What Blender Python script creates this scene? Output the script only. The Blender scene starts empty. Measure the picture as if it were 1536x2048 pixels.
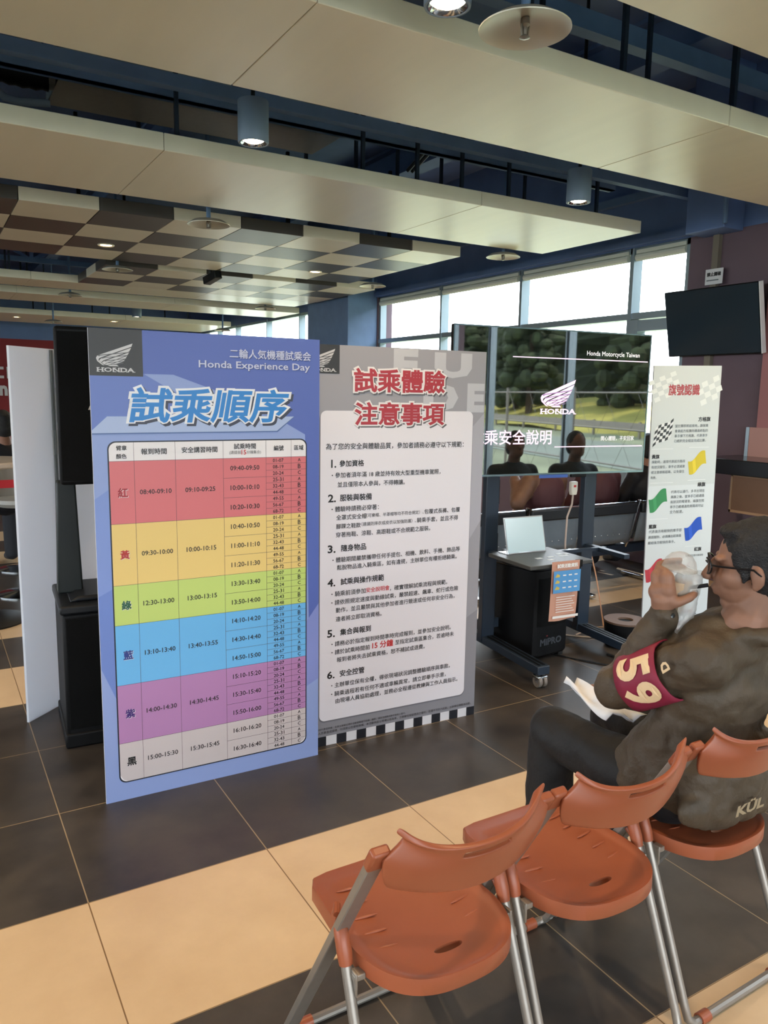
import bpy, bmesh, math, random
from mathutils import Vector, Matrix, Euler
random.seed(7)
S = bpy.context.scene
COL = S.collection
PI = math.pi

# ------------------------------------------------------------------ camera
def cam_setup():
    F, yaw, pit, rol = 1548.6, .53768, -.15073, .01684
    cy, sy = math.cos(yaw), math.sin(yaw)
    f = Vector((sy*math.cos(pit), cy*math.cos(pit), math.sin(pit)))
    r = Vector((cy, -sy, 0)); u = r.cross(f)
    r2 = r*math.cos(rol)+u*math.sin(rol); u2 = -r*math.sin(rol)+u*math.cos(rol)
    cd = bpy.data.cameras.new('camera'); c = bpy.data.objects.new('camera', cd); COL.objects.link(c)
    m = Matrix((r2, u2, -f)).transposed().to_4x4(); m.translation = Vector((0, 0, 1.6))
    c.matrix_world = m
    cd.sensor_fit = 'AUTO'; cd.sensor_width = 36; cd.lens = F/2048*36; cd.clip_start = .05; cd.clip_end = 300
    S.camera = c
cam_setup()

# ------------------------------------------------------------------ world, sun, exposure
SKY = 7.0
w = bpy.data.worlds.new('sky'); S.world = w; w.use_nodes = True
nt = w.node_tree; bgn = nt.nodes['Background']
tc = nt.nodes.new('ShaderNodeTexCoord'); sp = nt.nodes.new('ShaderNodeSeparateXYZ'); rm = nt.nodes.new('ShaderNodeValToRGB')
nt.links.new(tc.outputs['Generated'], sp.inputs[0]); nt.links.new(sp.outputs['Z'], rm.inputs['Fac']); nt.links.new(rm.outputs[0], bgn.inputs[0])
rm.color_ramp.elements[0].color = (.93, .98, 1, 1); rm.color_ramp.elements[1].color = (.62, .80, 1, 1)
bgn.inputs[1].default_value = SKY
sl = bpy.data.lights.new('sun', 'SUN'); sl.energy = 9.0; sl.angle = .02; sl.color = (1, .88, .70)
so = bpy.data.objects.new('sun', sl); COL.objects.link(so)
so.rotation_euler = Vector((-.42, -.16, -.90)).to_track_quat('-Z', 'Y').to_euler(); so.location = (20, 10, 30)
S.view_settings.view_transform = 'Standard'; S.view_settings.look = 'None'
S.view_settings.exposure = 0.36; S.view_settings.gamma = 1
S.view_settings.use_curve_mapping = False
S.render.engine = 'CYCLES'
S.cycles.use_denoising = True
S.cycles.max_bounces = 8; S.cycles.diffuse_bounces = 4; S.cycles.glossy_bounces = 4
S.cycles.transmission_bounces = 6; S.cycles.transparent_max_bounces = 8
S.cycles.sample_clamp_indirect = 6
S.cycles.caustics_reflective = False; S.cycles.caustics_refractive = False
LAMP_W = 62

def portal(loc, rot, sx, sy):
    l = bpy.data.lights.new('window_portal', 'AREA'); l.shape = 'RECTANGLE'; l.size = sx; l.size_y = sy
    l.cycles.is_portal = True
    o = bpy.data.objects.new('window_portal', l); COL.objects.link(o); o.location = loc; o.rotation_euler = rot
portal((6.25, 7.55, 1.9), (0, PI/2, 0), 2.3, 5.7)      # right wall, by the bench
portal((6.25, -1.35, 1.64), (0, PI/2, 0), 2.8, 7.5)      # right wall, behind the camera
portal((-.5, -5.25, 1.7), (-PI/2, 0, 0), 9.0, 2.8)     # rear wall
portal((-7.25, 4.5, 1.95), (0, -PI/2, 0), 2.1, 15.0)
portal((6.25, 15.4, 1.9), (0, PI/2, 0), 2.3, 7.0)

# ------------------------------------------------------------------ helpers
def lin(c):
    return tuple((x/12.92 if x <= .04045 else ((x+.055)/1.055)**2.4) for x in c)
def rgb(r, g, b): return lin((r/255, g/255, b/255))
MATS = {}
def mat(name, col, rough=.5, metal=0., spec=.5, noise=0., nscale=20., bump=0., bscale=60., emit=0., alpha=1., trans=0., ior=1.45, coat=0., stretch=None):
    if name in MATS: return MATS[name]
    m = bpy.data.materials.new(name); m.use_nodes = True; n = m.node_tree.nodes; L = m.node_tree.links
    b = n['Principled BSDF']
    b.inputs['Base Color'].default_value = (*col, 1); b.inputs['Roughness'].default_value = rough
    b.inputs['Metallic'].default_value = metal; b.inputs['Specular IOR Level'].default_value = spec
    b.inputs['IOR'].default_value = ior; b.inputs['Transmission Weight'].default_value = trans
    b.inputs['Alpha'].default_value = alpha; b.inputs['Coat Weight'].default_value = coat
    if emit: b.inputs['Emission Color'].default_value = (*col, 1); b.inputs['Emission Strength'].default_value = emit
    if noise or bump:
        t = n.new('ShaderNodeTexCoord'); mp = n.new('ShaderNodeMapping'); L.new(t.outputs['Object'], mp.inputs[0])
        if stretch: mp.inputs['Scale'].default_value = stretch
    if noise:
        x = n.new('ShaderNodeTexNoise'); x.inputs['Scale'].default_value = nscale; x.inputs['Detail'].default_value = 4
        L.new(mp.outputs[0], x.inputs['Vector'])
        mr = n.new('ShaderNodeMapRange'); mr.inputs[1].default_value = .25; mr.inputs[2].default_value = .75
        mr.inputs[3].default_value = 1-noise; mr.inputs[4].default_value = 1+noise
        L.new(x.outputs['Fac'], mr.inputs[0])
        mx = n.new('ShaderNodeMix'); mx.data_type = 'RGBA'; mx.blend_type = 'MULTIPLY'; mx.inputs[0].default_value = 1
        mx.inputs[6].default_value = (*col, 1); L.new(mr.outputs[0], mx.inputs[7]); L.new(mx.outputs[2], b.inputs['Base Color'])
    if bump:
        x2 = n.new('ShaderNodeTexNoise'); x2.inputs['Scale'].default_value = bscale; x2.inputs['Detail'].default_value = 3
        L.new(mp.outputs[0], x2.inputs['Vector'])
        bp = n.new('ShaderNodeBump'); bp.inputs['Strength'].default_value = bump; bp.inputs['Distance'].default_value = .01
        L.new(x2.outputs['Fac'], bp.inputs['Height']); L.new(bp.outputs[0], b.inputs['Normal'])
    MATS[name] = m; return m

class MB:
    """collects shapes; build() links them as one mesh object"""
    def __init__(s): s.v = []; s.f = []; s.m = []; s.cur = 0
    def add(s, vs, fs):
        o = len(s.v); s.v += [tuple(p) for p in vs]; s.f += [[i+o for i in f] for f in fs]; s.m += [s.cur]*len(fs); return s
    def box(s, x0, y0, z0, x1, y1, z1, M=None):
        vs = [Vector(p) for p in ((x0,y0,z0),(x1,y0,z0),(x1,y1,z0),(x0,y1,z0),(x0,y0,z1),(x1,y0,z1),(x1,y1,z1),(x0,y1,z1))]
        if M: vs = [M@p for p in vs]
        return s.add(vs, [[3,2,1,0],[4,5,6,7],[0,1,5,4],[1,2,6,5],[2,3,7,6],[3,0,4,7]])
    def bar(s, a, b, wx, wy=None, up=(0,0,1)):
        a, b = Vector(a), Vector(b); wy = wy or wx; d = (b-a).normalized(); up = Vector(up)
        if abs(d.dot(up)) > .98: up = Vector((0,1,0))
        x = d.cross(up).normalized()*wx/2; y = x.cross(d).normalized()*wy/2
        vs = [a-x-y, a+x-y, a+x+y, a-x+y, b-x-y, b+x-y, b+x+y, b-x+y]
        return s.add(vs, [[3,2,1,0],[4,5,6,7],[0,1,5,4],[1,2,6,5],[2,3,7,6],[3,0,4,7]])
    def tube(s, pts, r, n=10, cap=True):
        pts = [Vector(p) for p in pts]; rs = r if isinstance(r, (list, tuple)) else [r]*len(pts)
        rings = []; T0 = (pts[1]-pts[0]).normalized(); up = Vector((0,0,1)) if abs(T0.z) < .9 else Vector((1,0,0))
        X = T0.cross(up).normalized()
        for i, p in enumerate(pts):
            T = (pts[min(i+1, len(pts)-1)]-pts[max(i-1, 0)]).normalized()
            X = (X-T*X.dot(T)).normalized(); Y = T.cross(X)
            rings.append([p+(X*math.cos(a)+Y*math.sin(a))*rs[i] for a in [2*PI*k/n for k in range(n)]])
        vs = [q for rg in rings for q in rg]; fs = []
        for i in range(len(pts)-1):
            for k in range(n): fs.append([i*n+k, i*n+(k+1)%n, (i+1)*n+(k+1)%n, (i+1)*n+k])
        if cap: fs.append(list(range(n))[::-1]); fs.append([(len(pts)-1)*n+k for k in range(n)])
        return s.add(vs, fs)
    def lathe(s, prof, n=24, c=(0,0,0), axis='z', M=None, cap=True):
        vs = []; fs = []
        for r, z in prof:
            for k in range(n):
                a = 2*PI*k/n; p = Vector((r*math.cos(a), r*math.sin(a), z))
                if axis == 'x': p = Vector((p.z, p.x, p.y))
                if axis == 'y': p = Vector((p.x, p.z, p.y))
                if M: p = M@p
                vs.append(p+Vector(c))
        for i in range(len(prof)-1):
            for k in range(n): fs.append([i*n+k, i*n+(k+1)%n, (i+1)*n+(k+1)%n, (i+1)*n+k])
        if cap and prof[0][0] > 1e-6: fs.append(list(range(n))[::-1])
        if cap and prof[-1][0] > 1e-6: fs.append([(len(prof)-1)*n+k for k in range(n)])
        return s.add(vs, fs)
    def prism(s, poly, h0, h1, ax='z'):
        """polygon in the plane across ax, from h0 to h1"""
        def P(a, b, h): return {'z': (a,b,h), 'y': (a,h,b), 'x': (h,a,b)}[ax]
        n = len(poly); vs = [P(a,b,h0) for a,b in poly]+[P(a,b,h1) for a,b in poly]
        return s.add(vs, [list(range(n))[::-1], list(range(n,2*n))]+[[i,(i+1)%n,(i+1)%n+n,i+n] for i in range(n)])
    def ell(s, c, r, M=None, nu=16, nv=10):
        vs = []; fs = []; c = Vector(c)
        if not isinstance(r, (list, tuple, Vector)): r = (r, r, r)
        for j in range(nv+1):
            t = PI*j/nv
            for k in range(nu):
                a = 2*PI*k/nu; p = Vector((r[0]*math.sin(t)*math.cos(a), r[1]*math.sin(t)*math.sin(a), r[2]*math.cos(t)))
                if M: p = M@p
                vs.append(c+p)
        for j in range(nv):
            for k in range(nu): fs.append([j*nu+k, (j+1)*nu+k, (j+1)*nu+(k+1)%nu, j*nu+(k+1)%nu])
        return s.add(vs, fs)
    def cap(s, a, b, r0, r1=None, n=14):
        """tapered capsule"""
        a, b = Vector(a), Vector(b); r1 = r0 if r1 is None else r1; d = b-a; L = d.length; d = d/L if L > 1e-6 else Vector((0,0,1)); pts = []; rs = []
        for t in (-90,-65,-40,-15): q = math.radians(t); pts.append(a+d*r0*math.sin(q)); rs.append(max(1e-4, r0*math.cos(q)))
        for t in (15,40,65,90): q = math.radians(t); pts.append(b+d*r1*math.sin(q)); rs.append(max(1e-4, r1*math.cos(q)))
        return s.tube(pts, rs, n)
    def grid(s, rows, closed=False):
        n = len(rows[0]); vs = [p for r in rows for p in r]; fs = []
        for i in range(len(rows)-1):
            for k in range(n if closed else n-1): fs.append([i*n+k, i*n+(k+1)%n, (i+1)*n+(k+1)%n, (i+1)*n+k])
        return s.add(vs, fs)
    def build(s, name, mats, parent=None, smooth=35, bevel=0., seg=2, loc=None, weld=False):
        me = bpy.data.meshes.new(name); me.from_pydata(s.v, [], s.f)
        mats = mats if isinstance(mats, (list, tuple)) else [mats]
        for m in mats: me.materials.append(m)
        me.polygons.foreach_set('material_index', s.m)
        bm = bmesh.new(); bm.from_mesh(me)
        if weld: bmesh.ops.remove_doubles(bm, verts=bm.verts, dist=1e-5)
        bmesh.ops.recalc_face_normals(bm, faces=bm.faces); bm.to_mesh(me); bm.free()
        me.update()
        if smooth:
            me.shade_smooth(); me.set_sharp_from_angle(angle=math.radians(smooth))
        o = bpy.data.objects.new(name, me); COL.objects.link(o)
        if parent: o.parent = parent
        if loc: o.location = loc
        if bevel:
            b = o.modifiers.new('bevel', 'BEVEL'); b.width = bevel; b.segments = seg; b.limit_method = 'ANGLE'; b.angle_limit = math.radians(40); b.harden_normals = False
        return o

def thing(name, label, cat, loc=(0,0,0), rz=0., group=None, rot=None):
    o = bpy.data.objects.new(name, None); COL.objects.link(o); o.location = loc
    o.rotation_euler = rot or (0, 0, rz); o.empty_display_size = .1
    return tag(o, label, cat, group)
def tag(o, label, cat, group=None):
    o['label'] = label; o['category'] = cat
    if group: o['group'] = group
    return o
def struct(o): o['kind'] = 'structure'; return o
def children(o): return [c for c in bpy.data.objects if c.parent == o]
def copy_tree(o, parent=None):
    c = o.copy(); COL.objects.link(c)
    if parent: c.parent = parent
    for ch in children(o): copy_tree(ch, c)
    return c
def V(*a): return Vector(a)

def remeshed(mb, name, mats, vox, parent=None, smooth_it=6, fac=.5, disp=0., dscale=.1):
    """union of overlapping shapes grown into one continuous skin"""
    o = mb.build(name, mats, None, smooth=0)
    r = o.modifiers.new('r', 'REMESH'); r.mode = 'VOXEL'; r.voxel_size = vox; r.use_smooth_shade = True
    sm = o.modifiers.new('s', 'SMOOTH'); sm.factor = fac; sm.iterations = smooth_it
    if disp:
        tx = bpy.data.textures.new(name+'_folds', 'CLOUDS'); tx.noise_scale = dscale; tx.noise_depth = 2
        d = o.modifiers.new('d', 'DISPLACE'); d.texture = tx; d.strength = disp; d.mid_level = .5; d.texture_coords = 'GLOBAL'
    dg = bpy.context.evaluated_depsgraph_get(); dg.update()
    me = bpy.data.meshes.new_from_object(o.evaluated_get(dg)); old = o.data; me.name = name
    o.modifiers.clear(); o.data = me; bpy.data.meshes.remove(old)
    me.shade_smooth()
    if parent: o.parent = parent
    return o

# ------------------------------------------------------------------ printing (lettering and flat artwork on boards)
class Print:
    """flat artwork in a board's own frame: x right, y up from the board's lower left corner, facing the reader (-Y)"""
    def __init__(s): s.polys = []; s.texts = []; s.mats = []; s.z = 0
    def mi(s, m):
        if m not in s.mats: s.mats.append(m)
        return s.mats.index(m)
    def poly(s, pts, m, layer): s.polys.append((pts, s.mi(m), layer)); return s
    def rect(s, x0, y0, x1, y1, m, layer): return s.poly([(x0,y0),(x1,y0),(x1,y1),(x0,y1)], m, layer)
    def rrect(s, x0, y0, x1, y1, r, m, layer):
        pts = []
        for cx, cy, a0 in ((x1-r,y0+r,-90),(x1-r,y1-r,0),(x0+r,y1-r,90),(x0+r,y0+r,180)):
            for k in range(7): a = math.radians(a0+15*k); pts.append((cx+r*math.cos(a), cy+r*math.sin(a)))
        return s.poly(pts, m, layer)
    def text(s, t, x0, x1, yc, m, layer, h=None, bold=.0, shear=0., outline=0., res=2, rot=0):
        s.texts.append((t, x0, x1, yc, s.mi(m), layer, h, bold, shear, outline, res, rot)); return s
    def meshes(s, step=.0004):
        """-> vertices, faces, material indices, in (x, y, z towards the reader)"""
        vs = []; fs = []; ms = []
        for pts, mi, ly in s.polys:
            o = len(vs); vs += [(x, y, ly*step) for x, y in pts]; fs.append(list(range(o, o+len(pts)))); ms.append(mi)
        objs = []
        for t in s.texts:
            c = bpy.data.curves.new('t', 'FONT'); c.body = t[0]; c.size = 1; c.resolution_u = t[10]; c.shear = t[8]; e = t[9] or t[7]*.8
            c.align_x = 'LEFT'; c.fill_mode = 'BOTH' if e else 'FRONT'
            if e: c.bevel_depth = e; c.bevel_resolution = 1 if t[9] else 0
            o = bpy.data.objects.new('t', c); COL.objects.link(o); objs.append(o)
        dg = bpy.context.evaluated_depsgraph_get(); dg.update()
        for t, o in zip(s.texts, objs):
            me = bpy.data.meshes.new_from_object(o.evaluated_get(dg))
            co = [v.co.copy() for v in me.vertices]
            if co:
                e = t[9]   # only the outline grows past the letters: fit the letters themselves
                ax, bx = min(p.x for p in co)+e, max(p.x for p in co)-e; ay, by = min(p.y for p in co)+e, max(p.y for p in co)-e
                sx = (t[2]-t[1])/max(1e-6, bx-ax); sy = sx if t[6] is None else t[6]/max(1e-6, by-ay)
                k = len(vs); zm = max(1e-6, max(abs(p.z) for p in co))
                for p in co:
                    z = t[5]*step + (p.z/zm*step*.35 if zm > 1e-5 else 0)
                    vs.append((t[1]+(p.x-ax)*sx, t[3]+(p.y-(ay+by)/2)*sy, z))
                for q in me.polygons: fs.append([i+k for i in q.vertices]); ms.append(t[4])
            c = o.data; bpy.data.objects.remove(o); bpy.data.curves.remove(c); bpy.data.meshes.remove(me)
        return vs, fs, ms
    def build(s, name, parent, front=0., step=.0004, xf=None):
        vs, fs, ms = s.meshes(step)
        xf = xf or (lambda x, y, z: (x, -front-z, y))
        me = bpy.data.meshes.new(name); me.from_pydata([xf(*p) for p in vs], [], fs)
        for m in s.mats: me.materials.append(m)
        me.polygons.foreach_set('material_index', ms); me.update()
        o = bpy.data.objects.new(name, me); COL.objects.link(o); o.parent = parent
        return o

WING = [[(133,265),(140,252),(160,243),(352,170),(345,190),(165,260),(150,268),(146,285)],
        [(150,281),(160,269),(343,196),(331,219),(175,279),(163,291)],
        [(166,293),(177,284),(330,225),(319,242),(190,295),(180,304)],
        [(182,304),(192,297),(317,247),(306,264),(215,300),(200,306)],
        [(200,309),(304,269),(291,283),(247,298),(266,312),(215,312)],
        [(133,267),(138,272),(180,308),(198,312),(168,306),(140,284)]]
def logo(P, x0, y0, w, m, layer, mshade=None, k=1.0):
    """a feathered wing over the maker's name in slab letters; x0,y0 lower left of the name"""
    sc = w/229
    for i, f in enumerate(WING):
        P.poly([(x0+(x-133)*sc, y0+(347-y)*sc*k) for x, y in f], m, layer)
        if mshade and i < 5:
            g = f[:]; n = len(g)
            cx = sum(p[0] for p in g)/n; cy = sum(p[1] for p in g)/n
            P.poly([(x0+(cx+(x-cx)*.86-133)*sc, y0+(347-(cy+(y-cy)*.30)-2)*sc*k) for x, y in g], mshade, layer+1)
    h = 27*sc*k
    P.text('HONDA', x0+3*sc, x0+226*sc, y0+h/2, m, layer, h=h, bold=.035)
    # slab serifs
    for cx in (10, 38, 108, 141, 156, 184, 222):
        for yy in ((0,) if cx in (184, 222) else (0, 1)):
            P.rect(x0+(cx-9)*sc, y0+yy*(h-4*sc), x0+(cx+9)*sc, y0+yy*(h-4*sc)+4*sc, m, layer+1)

# ------------------------------------------------------------------ materials
M_navy = mat('navy_paint', rgb(100, 124, 172), .6, noise=.12, nscale=3)
M_navyd = mat('dark_navy_paint', rgb(98, 118, 160), .65, noise=.25, nscale=1.5)
M_steelblue = mat('blue_grey_steel', rgb(100, 126, 164), .5, noise=.1, nscale=6)
M_wall = mat('plum_wall_paint', rgb(104, 86, 96), .6, noise=.05, nscale=4)
M_red = mat('red_wall_paint', rgb(136, 36, 42), .6)
M_pink = mat('dusty_red_board', rgb(168, 112, 112), .5)
M_panel = mat('cream_metal_panel', rgb(238, 230, 211), .30, spec=.5, noise=.03, nscale=2.5, stretch=(3, .3, 1))
M_ctile_w = mat('cream_ceiling_tile', rgb(232, 222, 204), .34, noise=.03, nscale=3)
M_ctile_k = mat('charcoal_ceiling_tile', rgb(80, 75, 73), .36, spec=.35, noise=.05, nscale=3)
M_alu = mat('anodised_aluminium', rgb(150, 165, 175), .35, metal=.6)
M_black = mat('black_plastic', rgb(9, 10, 12), .55, spec=.2)
M_blackm = mat('black_metal', rgb(18, 21, 25), .42, spec=.3)
M_bluedark = mat('dark_blue_metal', rgb(34, 46, 60), .38)
M_chrome = mat('chrome', rgb(200, 205, 210), .12, metal=1)
M_greym = mat('grey_metal', rgb(140, 134, 126), .38, metal=.55, noise=.06, nscale=30)
def translucent(name, col):
    m = mat(name, col, .45); n = m.node_tree.nodes; L = m.node_tree.links; t = n.new('ShaderNodeBsdfTranslucent'); t.inputs[0].default_value = (*col, 1)
    x = n.new('ShaderNodeMixShader'); x.inputs[0].default_value = .62; L.new(n['Principled BSDF'].outputs[0], x.inputs[1]); L.new(t.outputs[0], x.inputs[2]); L.new(x.outputs[0], n['Material Output'].inputs[0]); return m
M_trans = translucent('translucent_white_sheet', rgb(236, 240, 248))
M_orange = mat('terracotta_plastic', rgb(148, 80, 52), .38, spec=.5, noise=.04, nscale=9)
M_white = mat('white_foam_board', rgb(222, 222, 226), .45)
M_wood = mat('tan_wood', rgb(150, 98, 60), .5, noise=.2, nscale=6, stretch=(1, 8, 8))
M_glass = mat('window_glass', (1, 1, 1), .0, trans=1., ior=1.0, spec=.0, alpha=.06)
M_lampcan = mat('grey_blue_lamp_can', rgb(120, 138, 160), .5)
M_lampglow = mat('warm_lamp_glow', (1, .80, .58), .5, emit=22)
M_rubber = mat('rubber', rgb(24, 24, 24), .8)

def floor_mat():
    m = bpy.data.materials.new('porcelain_floor_tiles'); m.use_nodes = True; n = m.node_tree.nodes; L = m.node_tree.links
    b = n['Principled BSDF']; g = n.new('ShaderNodeTexCoord'); sp = n.new('ShaderNodeSeparateXYZ'); L.new(g.outputs['Object'], sp.inputs[0])
    def math_(op, a, bb=None, c=None):
        k = n.new('ShaderNodeMath'); k.operation = op
        for i, v in enumerate((a, bb, c)):
            if v is None: continue
            if isinstance(v, (int, float)): k.inputs[i].default_value = v
            else: L.new(v, k.inputs[i])
        return k.outputs[0]
    X = math_('DIVIDE', math_('SUBTRACT', sp.outputs['X'], .3575), .6); Y = math_('DIVIDE', math_('SUBTRACT', sp.outputs['Y'], 2.3776), .6)
    fy = math_('FLOOR', Y); fx = math_('FLOOR', X)
    r6 = math_('FLOORED_MODULO', fy, 6)
    light = math_('ADD', math_('COMPARE', r6, 3, .1), math_('COMPARE', r6, 5, .1))
    def edge(v):
        fr = math_('FRACT', v); d = math_('MINIMUM', fr, math_('SUBTRACT', 1, fr)); return math_('LESS_THAN', d, .0032)
    gr = math_('MAXIMUM', edge(X), edge(Y))
    wn = n.new('ShaderNodeTexWhiteNoise'); cx = n.new('ShaderNodeCombineXYZ'); L.new(fx, cx.inputs[0]); L.new(fy, cx.inputs[1]); L.new(cx.outputs[0], wn.inputs['Vector'])
    no = n.new('ShaderNodeTexNoise'); no.inputs['Scale'].default_value = 3.2; no.inputs['Detail'].default_value = 7; no.inputs['Roughness'].default_value = .62
    L.new(g.outputs['Object'], no.inputs['Vector'])
    k = math_('ADD', math_('MULTIPLY', no.outputs['Fac'], 1.0), math_('MULTIPLY', wn.outputs['Value'], .12))
    def ramp(c0, c1):
        r = n.new('ShaderNodeValToRGB'); r.color_ramp.elements[0].position = .35; r.color_ramp.elements[1].position = .78
        r.color_ramp.elements[0].color = (*c0, 1); r.color_ramp.elements[1].color = (*c1, 1); L.new(k, r.inputs[0]); return r.outputs[0]
    dark = ramp(rgb(42, 38, 36), rgb(76, 69, 62)); pale = ramp(rgb(198, 170, 134), rgb(215, 189, 152))
    def mix(f, a, bb):
        x = n.new('ShaderNodeMix'); x.data_type = 'RGBA'; L.new(f, x.inputs[0])
        for i, v in ((6, a), (7, bb)):
            if isinstance(v, tuple): x.inputs[i].default_value = (*v, 1)
            else: L.new(v, x.inputs[i])
        return x.outputs[2]
    c = mix(light, dark, pale); c = mix(gr, c, mix(light, rgb(150, 130, 100), rgb(120, 92, 60)))
    L.new(c, b.inputs['Base Color'])
    ro = n.new('ShaderNodeMapRange'); ro.inputs[3].default_value = .30; ro.inputs[4].default_value = .48; L.new(no.outputs['Fac'], ro.inputs[0]); L.new(ro.outputs[0], b.inputs['Roughness'])
    return m

# ------------------------------------------------------------------ room shell
mb = MB(); mb.box(-7, -5.2, -.1, 6.0, 22, 0); struct(mb.build('floor', floor_mat(), smooth=0))
mb = MB(); mb.box(-7.2, -5.4, 4.3, 6.3, 22.2, 4.4); struct(mb.build('ceiling', M_navyd, smooth=0))
def wall_with_holes(name, holes, y0, y1, x0, x1, z1, mats, split):
    """a wall along Y with window openings; below `split` it is plum, above it navy"""
    mb = MB(); ys = sorted({y0, y1, *[h[0] for h in holes], *[h[1] for h in holes]})
    for a, b in zip(ys, ys[1:]):
        hs = [h for h in holes if h[0] <= a and h[1] >= b]
        zs = [(0, hs[0][2]), (hs[0][3], z1)] if hs else [(0, z1)]
        for p, q in zs:
            for c, d, k in ((p, min(q, split), 0), (max(p, split), q, 1)):
                if d > c+1e-4: mb.cur = k; mb.box(x0, a, c, x1, b, d)
    return struct(mb.build(name, mats, smooth=0))
HOLES = [(-5.1, 2.4, .25, 3.03), (4.80, 10.34, .75, 3.03), (12.0, 19.0, .75, 3.03)]
wall_with_holes('wall_right', HOLES, -5.2, 22, 6.0, 6.25, 4.3, [M_wall, M_navy], 3.03)
mb = MB(); mb.cur = 0; mb.box(-.5, 20, 0, 3.6, 20.25, 2.72); mb.cur = 1; mb.box(-7, 20, 2.72, 6, 20.25, 4.3); mb.cur = 2; mb.box(-7, 20, 0, -.5, 20.25, 2.72); mb.box(3.6, 20, 0, 6, 20.25, 2.72); struct(mb.build('wall_back', [M_red, M_navy, M_wall], smooth=0))
wall_with_holes('wall_left', [(-3.0, 12.0, .9, 3.03)], -5.2, 20, -7.25, -7.0, 4.3, [M_wall, M_navy], 3.03)
mb = MB(); mb.box(-7, -5.4, 0, 6, -5.2, .3); mb.box(-7, -5.4, 3.1, 6, -5.2, 4.3); mb.box(-7, -5.4, .3, -5, -5.2, 3.1); mb.box(4.2, -5.4, .3, 6, -5.2, 3.1)
struct(mb.build('wall_front', M_navy, smooth=0))
mb = MB(); mb.box(5.5, 10.36, 0, 6.0, 11.75, 4.3); struct(mb.build('column', M_steelblue, smooth=0, bevel=.01))
# header trims and the pilaster at the end of the window band
mb = MB(); mb.box(5.94, 4.62, 3.045, 6.0, 10.36, 3.10); mb.box(5.97, 4.62, 3.10, 6.0, 10.36, 3.13); struct(mb.build('trim_1', M_navy, smooth=0))
mb = MB(); mb.box(5.93, 4.55, 3.45, 6.0, 10.36, 3.52); struct(mb.build('trim_2', M_steelblue, smooth=0))
mb = MB(); mb.box(5.74, 4.28, 3.0, 6.0, 4.66, 4.3); struct(mb.build('trim_3', M_navy, smooth=0, bevel=.01))
# windows
def window(i, y0, y1, z0, z1, mull, trans, M=M_alu, extra=None):
    mb = MB(); x0, x1 = 6.02, 6.12; f = .05
    mb.box(x0, y0, z0, x1, y0+f, z1); mb.box(x0, y1-f, z0, x1, y1, z1); mb.box(x0, y0, z0, x1, y1, z0+f); mb.box(x0, y0, z1-f, x1, y1, z1)
    for y in mull: mb.box(x0-.02, y-.032, z0, x1, y-.006, z1); mb.box(x0, y+.006, z0, x1, y+.032, z1); mb.box(x0+.02, y-.006, z0, x1-.02, y+.006, z1)
    for t in trans: mb.box(x0-.01, y0, t-.03, x1, y1, t+.03)
    if extra: extra(mb)
    fr = struct(mb.build('window_%d' % i, M, smooth=0))
    g = MB(); g.box(6.065, y0+.01, z0+.01, 6.071, y1-.01, z1-.01)
    g.build('pane', M_glass, fr, smooth=0)
    if i == 1:
        b = MB()
        ys = [y0]+list(mull)+[y1]
        for a, c in zip(ys, ys[1:]): b.tube([(6.02, a+.05, z1-.09), (6.02, c-.05, z1-.09)], .034, 10); b.box(6.005, a+.05, z1-.055, 6.05, c-.05, z1-.02)
        b.build('roller_blind', mat('blind_fabric', rgb(206, 208, 196), .8), fr)
    return fr
def doorframe(mb):
    mb.box(5.985, 5.33, .76, 6.095, 5.425, 2.35); mb.box(5.988, 4.81, 2.24, 6.09, 5.33, 2.345)
window(1, 4.80, 10.34, .75, 3.03, (5.47, 7.10, 8.70), (2.39, ), extra=doorframe)
window(2, 12.0, 19.0, .75, 3.03, (13.2, 14.75, 16.5, 17.7), (2.39,))
window(3, -5.1, 2.4, .25, 3.03, (-3.5, -1.12), ())
mb = MB()
for x in (-5, -3, -1, 1, 2.6, 4.15): mb.box(x, -5.36, .3, x+.06, -5.26, 3.1)
mb.box(-5, -5.36, 3.04, 4.2, -5.26, 3.1); mb.box(-5, -5.36, .3, 4.2, -5.26, .36)
f4 = struct(mb.build('window_4', M_alu, smooth=0)); g = MB(); g.box(-4.98, -5.32, .32, 4.18, -5.314, 3.08); g.build('pane', M_glass, f4, smooth=0)
mb = MB()
for y in (-3, -1.5, 0, 1.5, 3, 4.5, 6, 7.5, 9, 10.5, 11.94): mb.box(-7.14, y, .9, -7.04, y+.06, 3.03)
for z in (.9, 2.97): mb.box(-7.14, -3, z, -7.04, 12, z+.06)
f5 = struct(mb.build('window_5', M_alu, smooth=0)); g = MB(); g.box(-7.10, -2.98, .92, -7.094, 11.98, 3.0); g.build('pane', M_glass, f5, smooth=0)
# ------------------------------------------------------------------ outside, seen in the glass of the screen and past the bench
M_grass = mat('dry_grass', rgb(150, 145, 70), .9, noise=.35, nscale=.4)
M_grass2 = mat('mown_grass', rgb(122, 130, 104), .9, noise=.3, nscale=.35)
M_asph = mat('track_asphalt', rgb(118, 128, 118), .9, noise=.15, nscale=.3)
M_leaf = mat('tree_foliage', rgb(50, 60, 36), .9, noise=.7, nscale=2.2)
def out(o): o['kind'] = 'structure'; return o
mb = MB(); mb.box(6.3, -80, -.4, 90, 60, -.3); out(mb.build('ground_outside', M_grass2, smooth=0))
mb = MB(); mb.box(-60, -80, -.4, 6.3, -5.45, -.3); mb.box(-60, -5.45, -.4, -7.3, 60, -.3); out(mb.build('path_outside', M_asph, smooth=0))
mb = MB(); mb.box(13, -80, -.3, 20, 60, -.28); out(mb.build('street_outside', M_asph, smooth=0))
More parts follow.
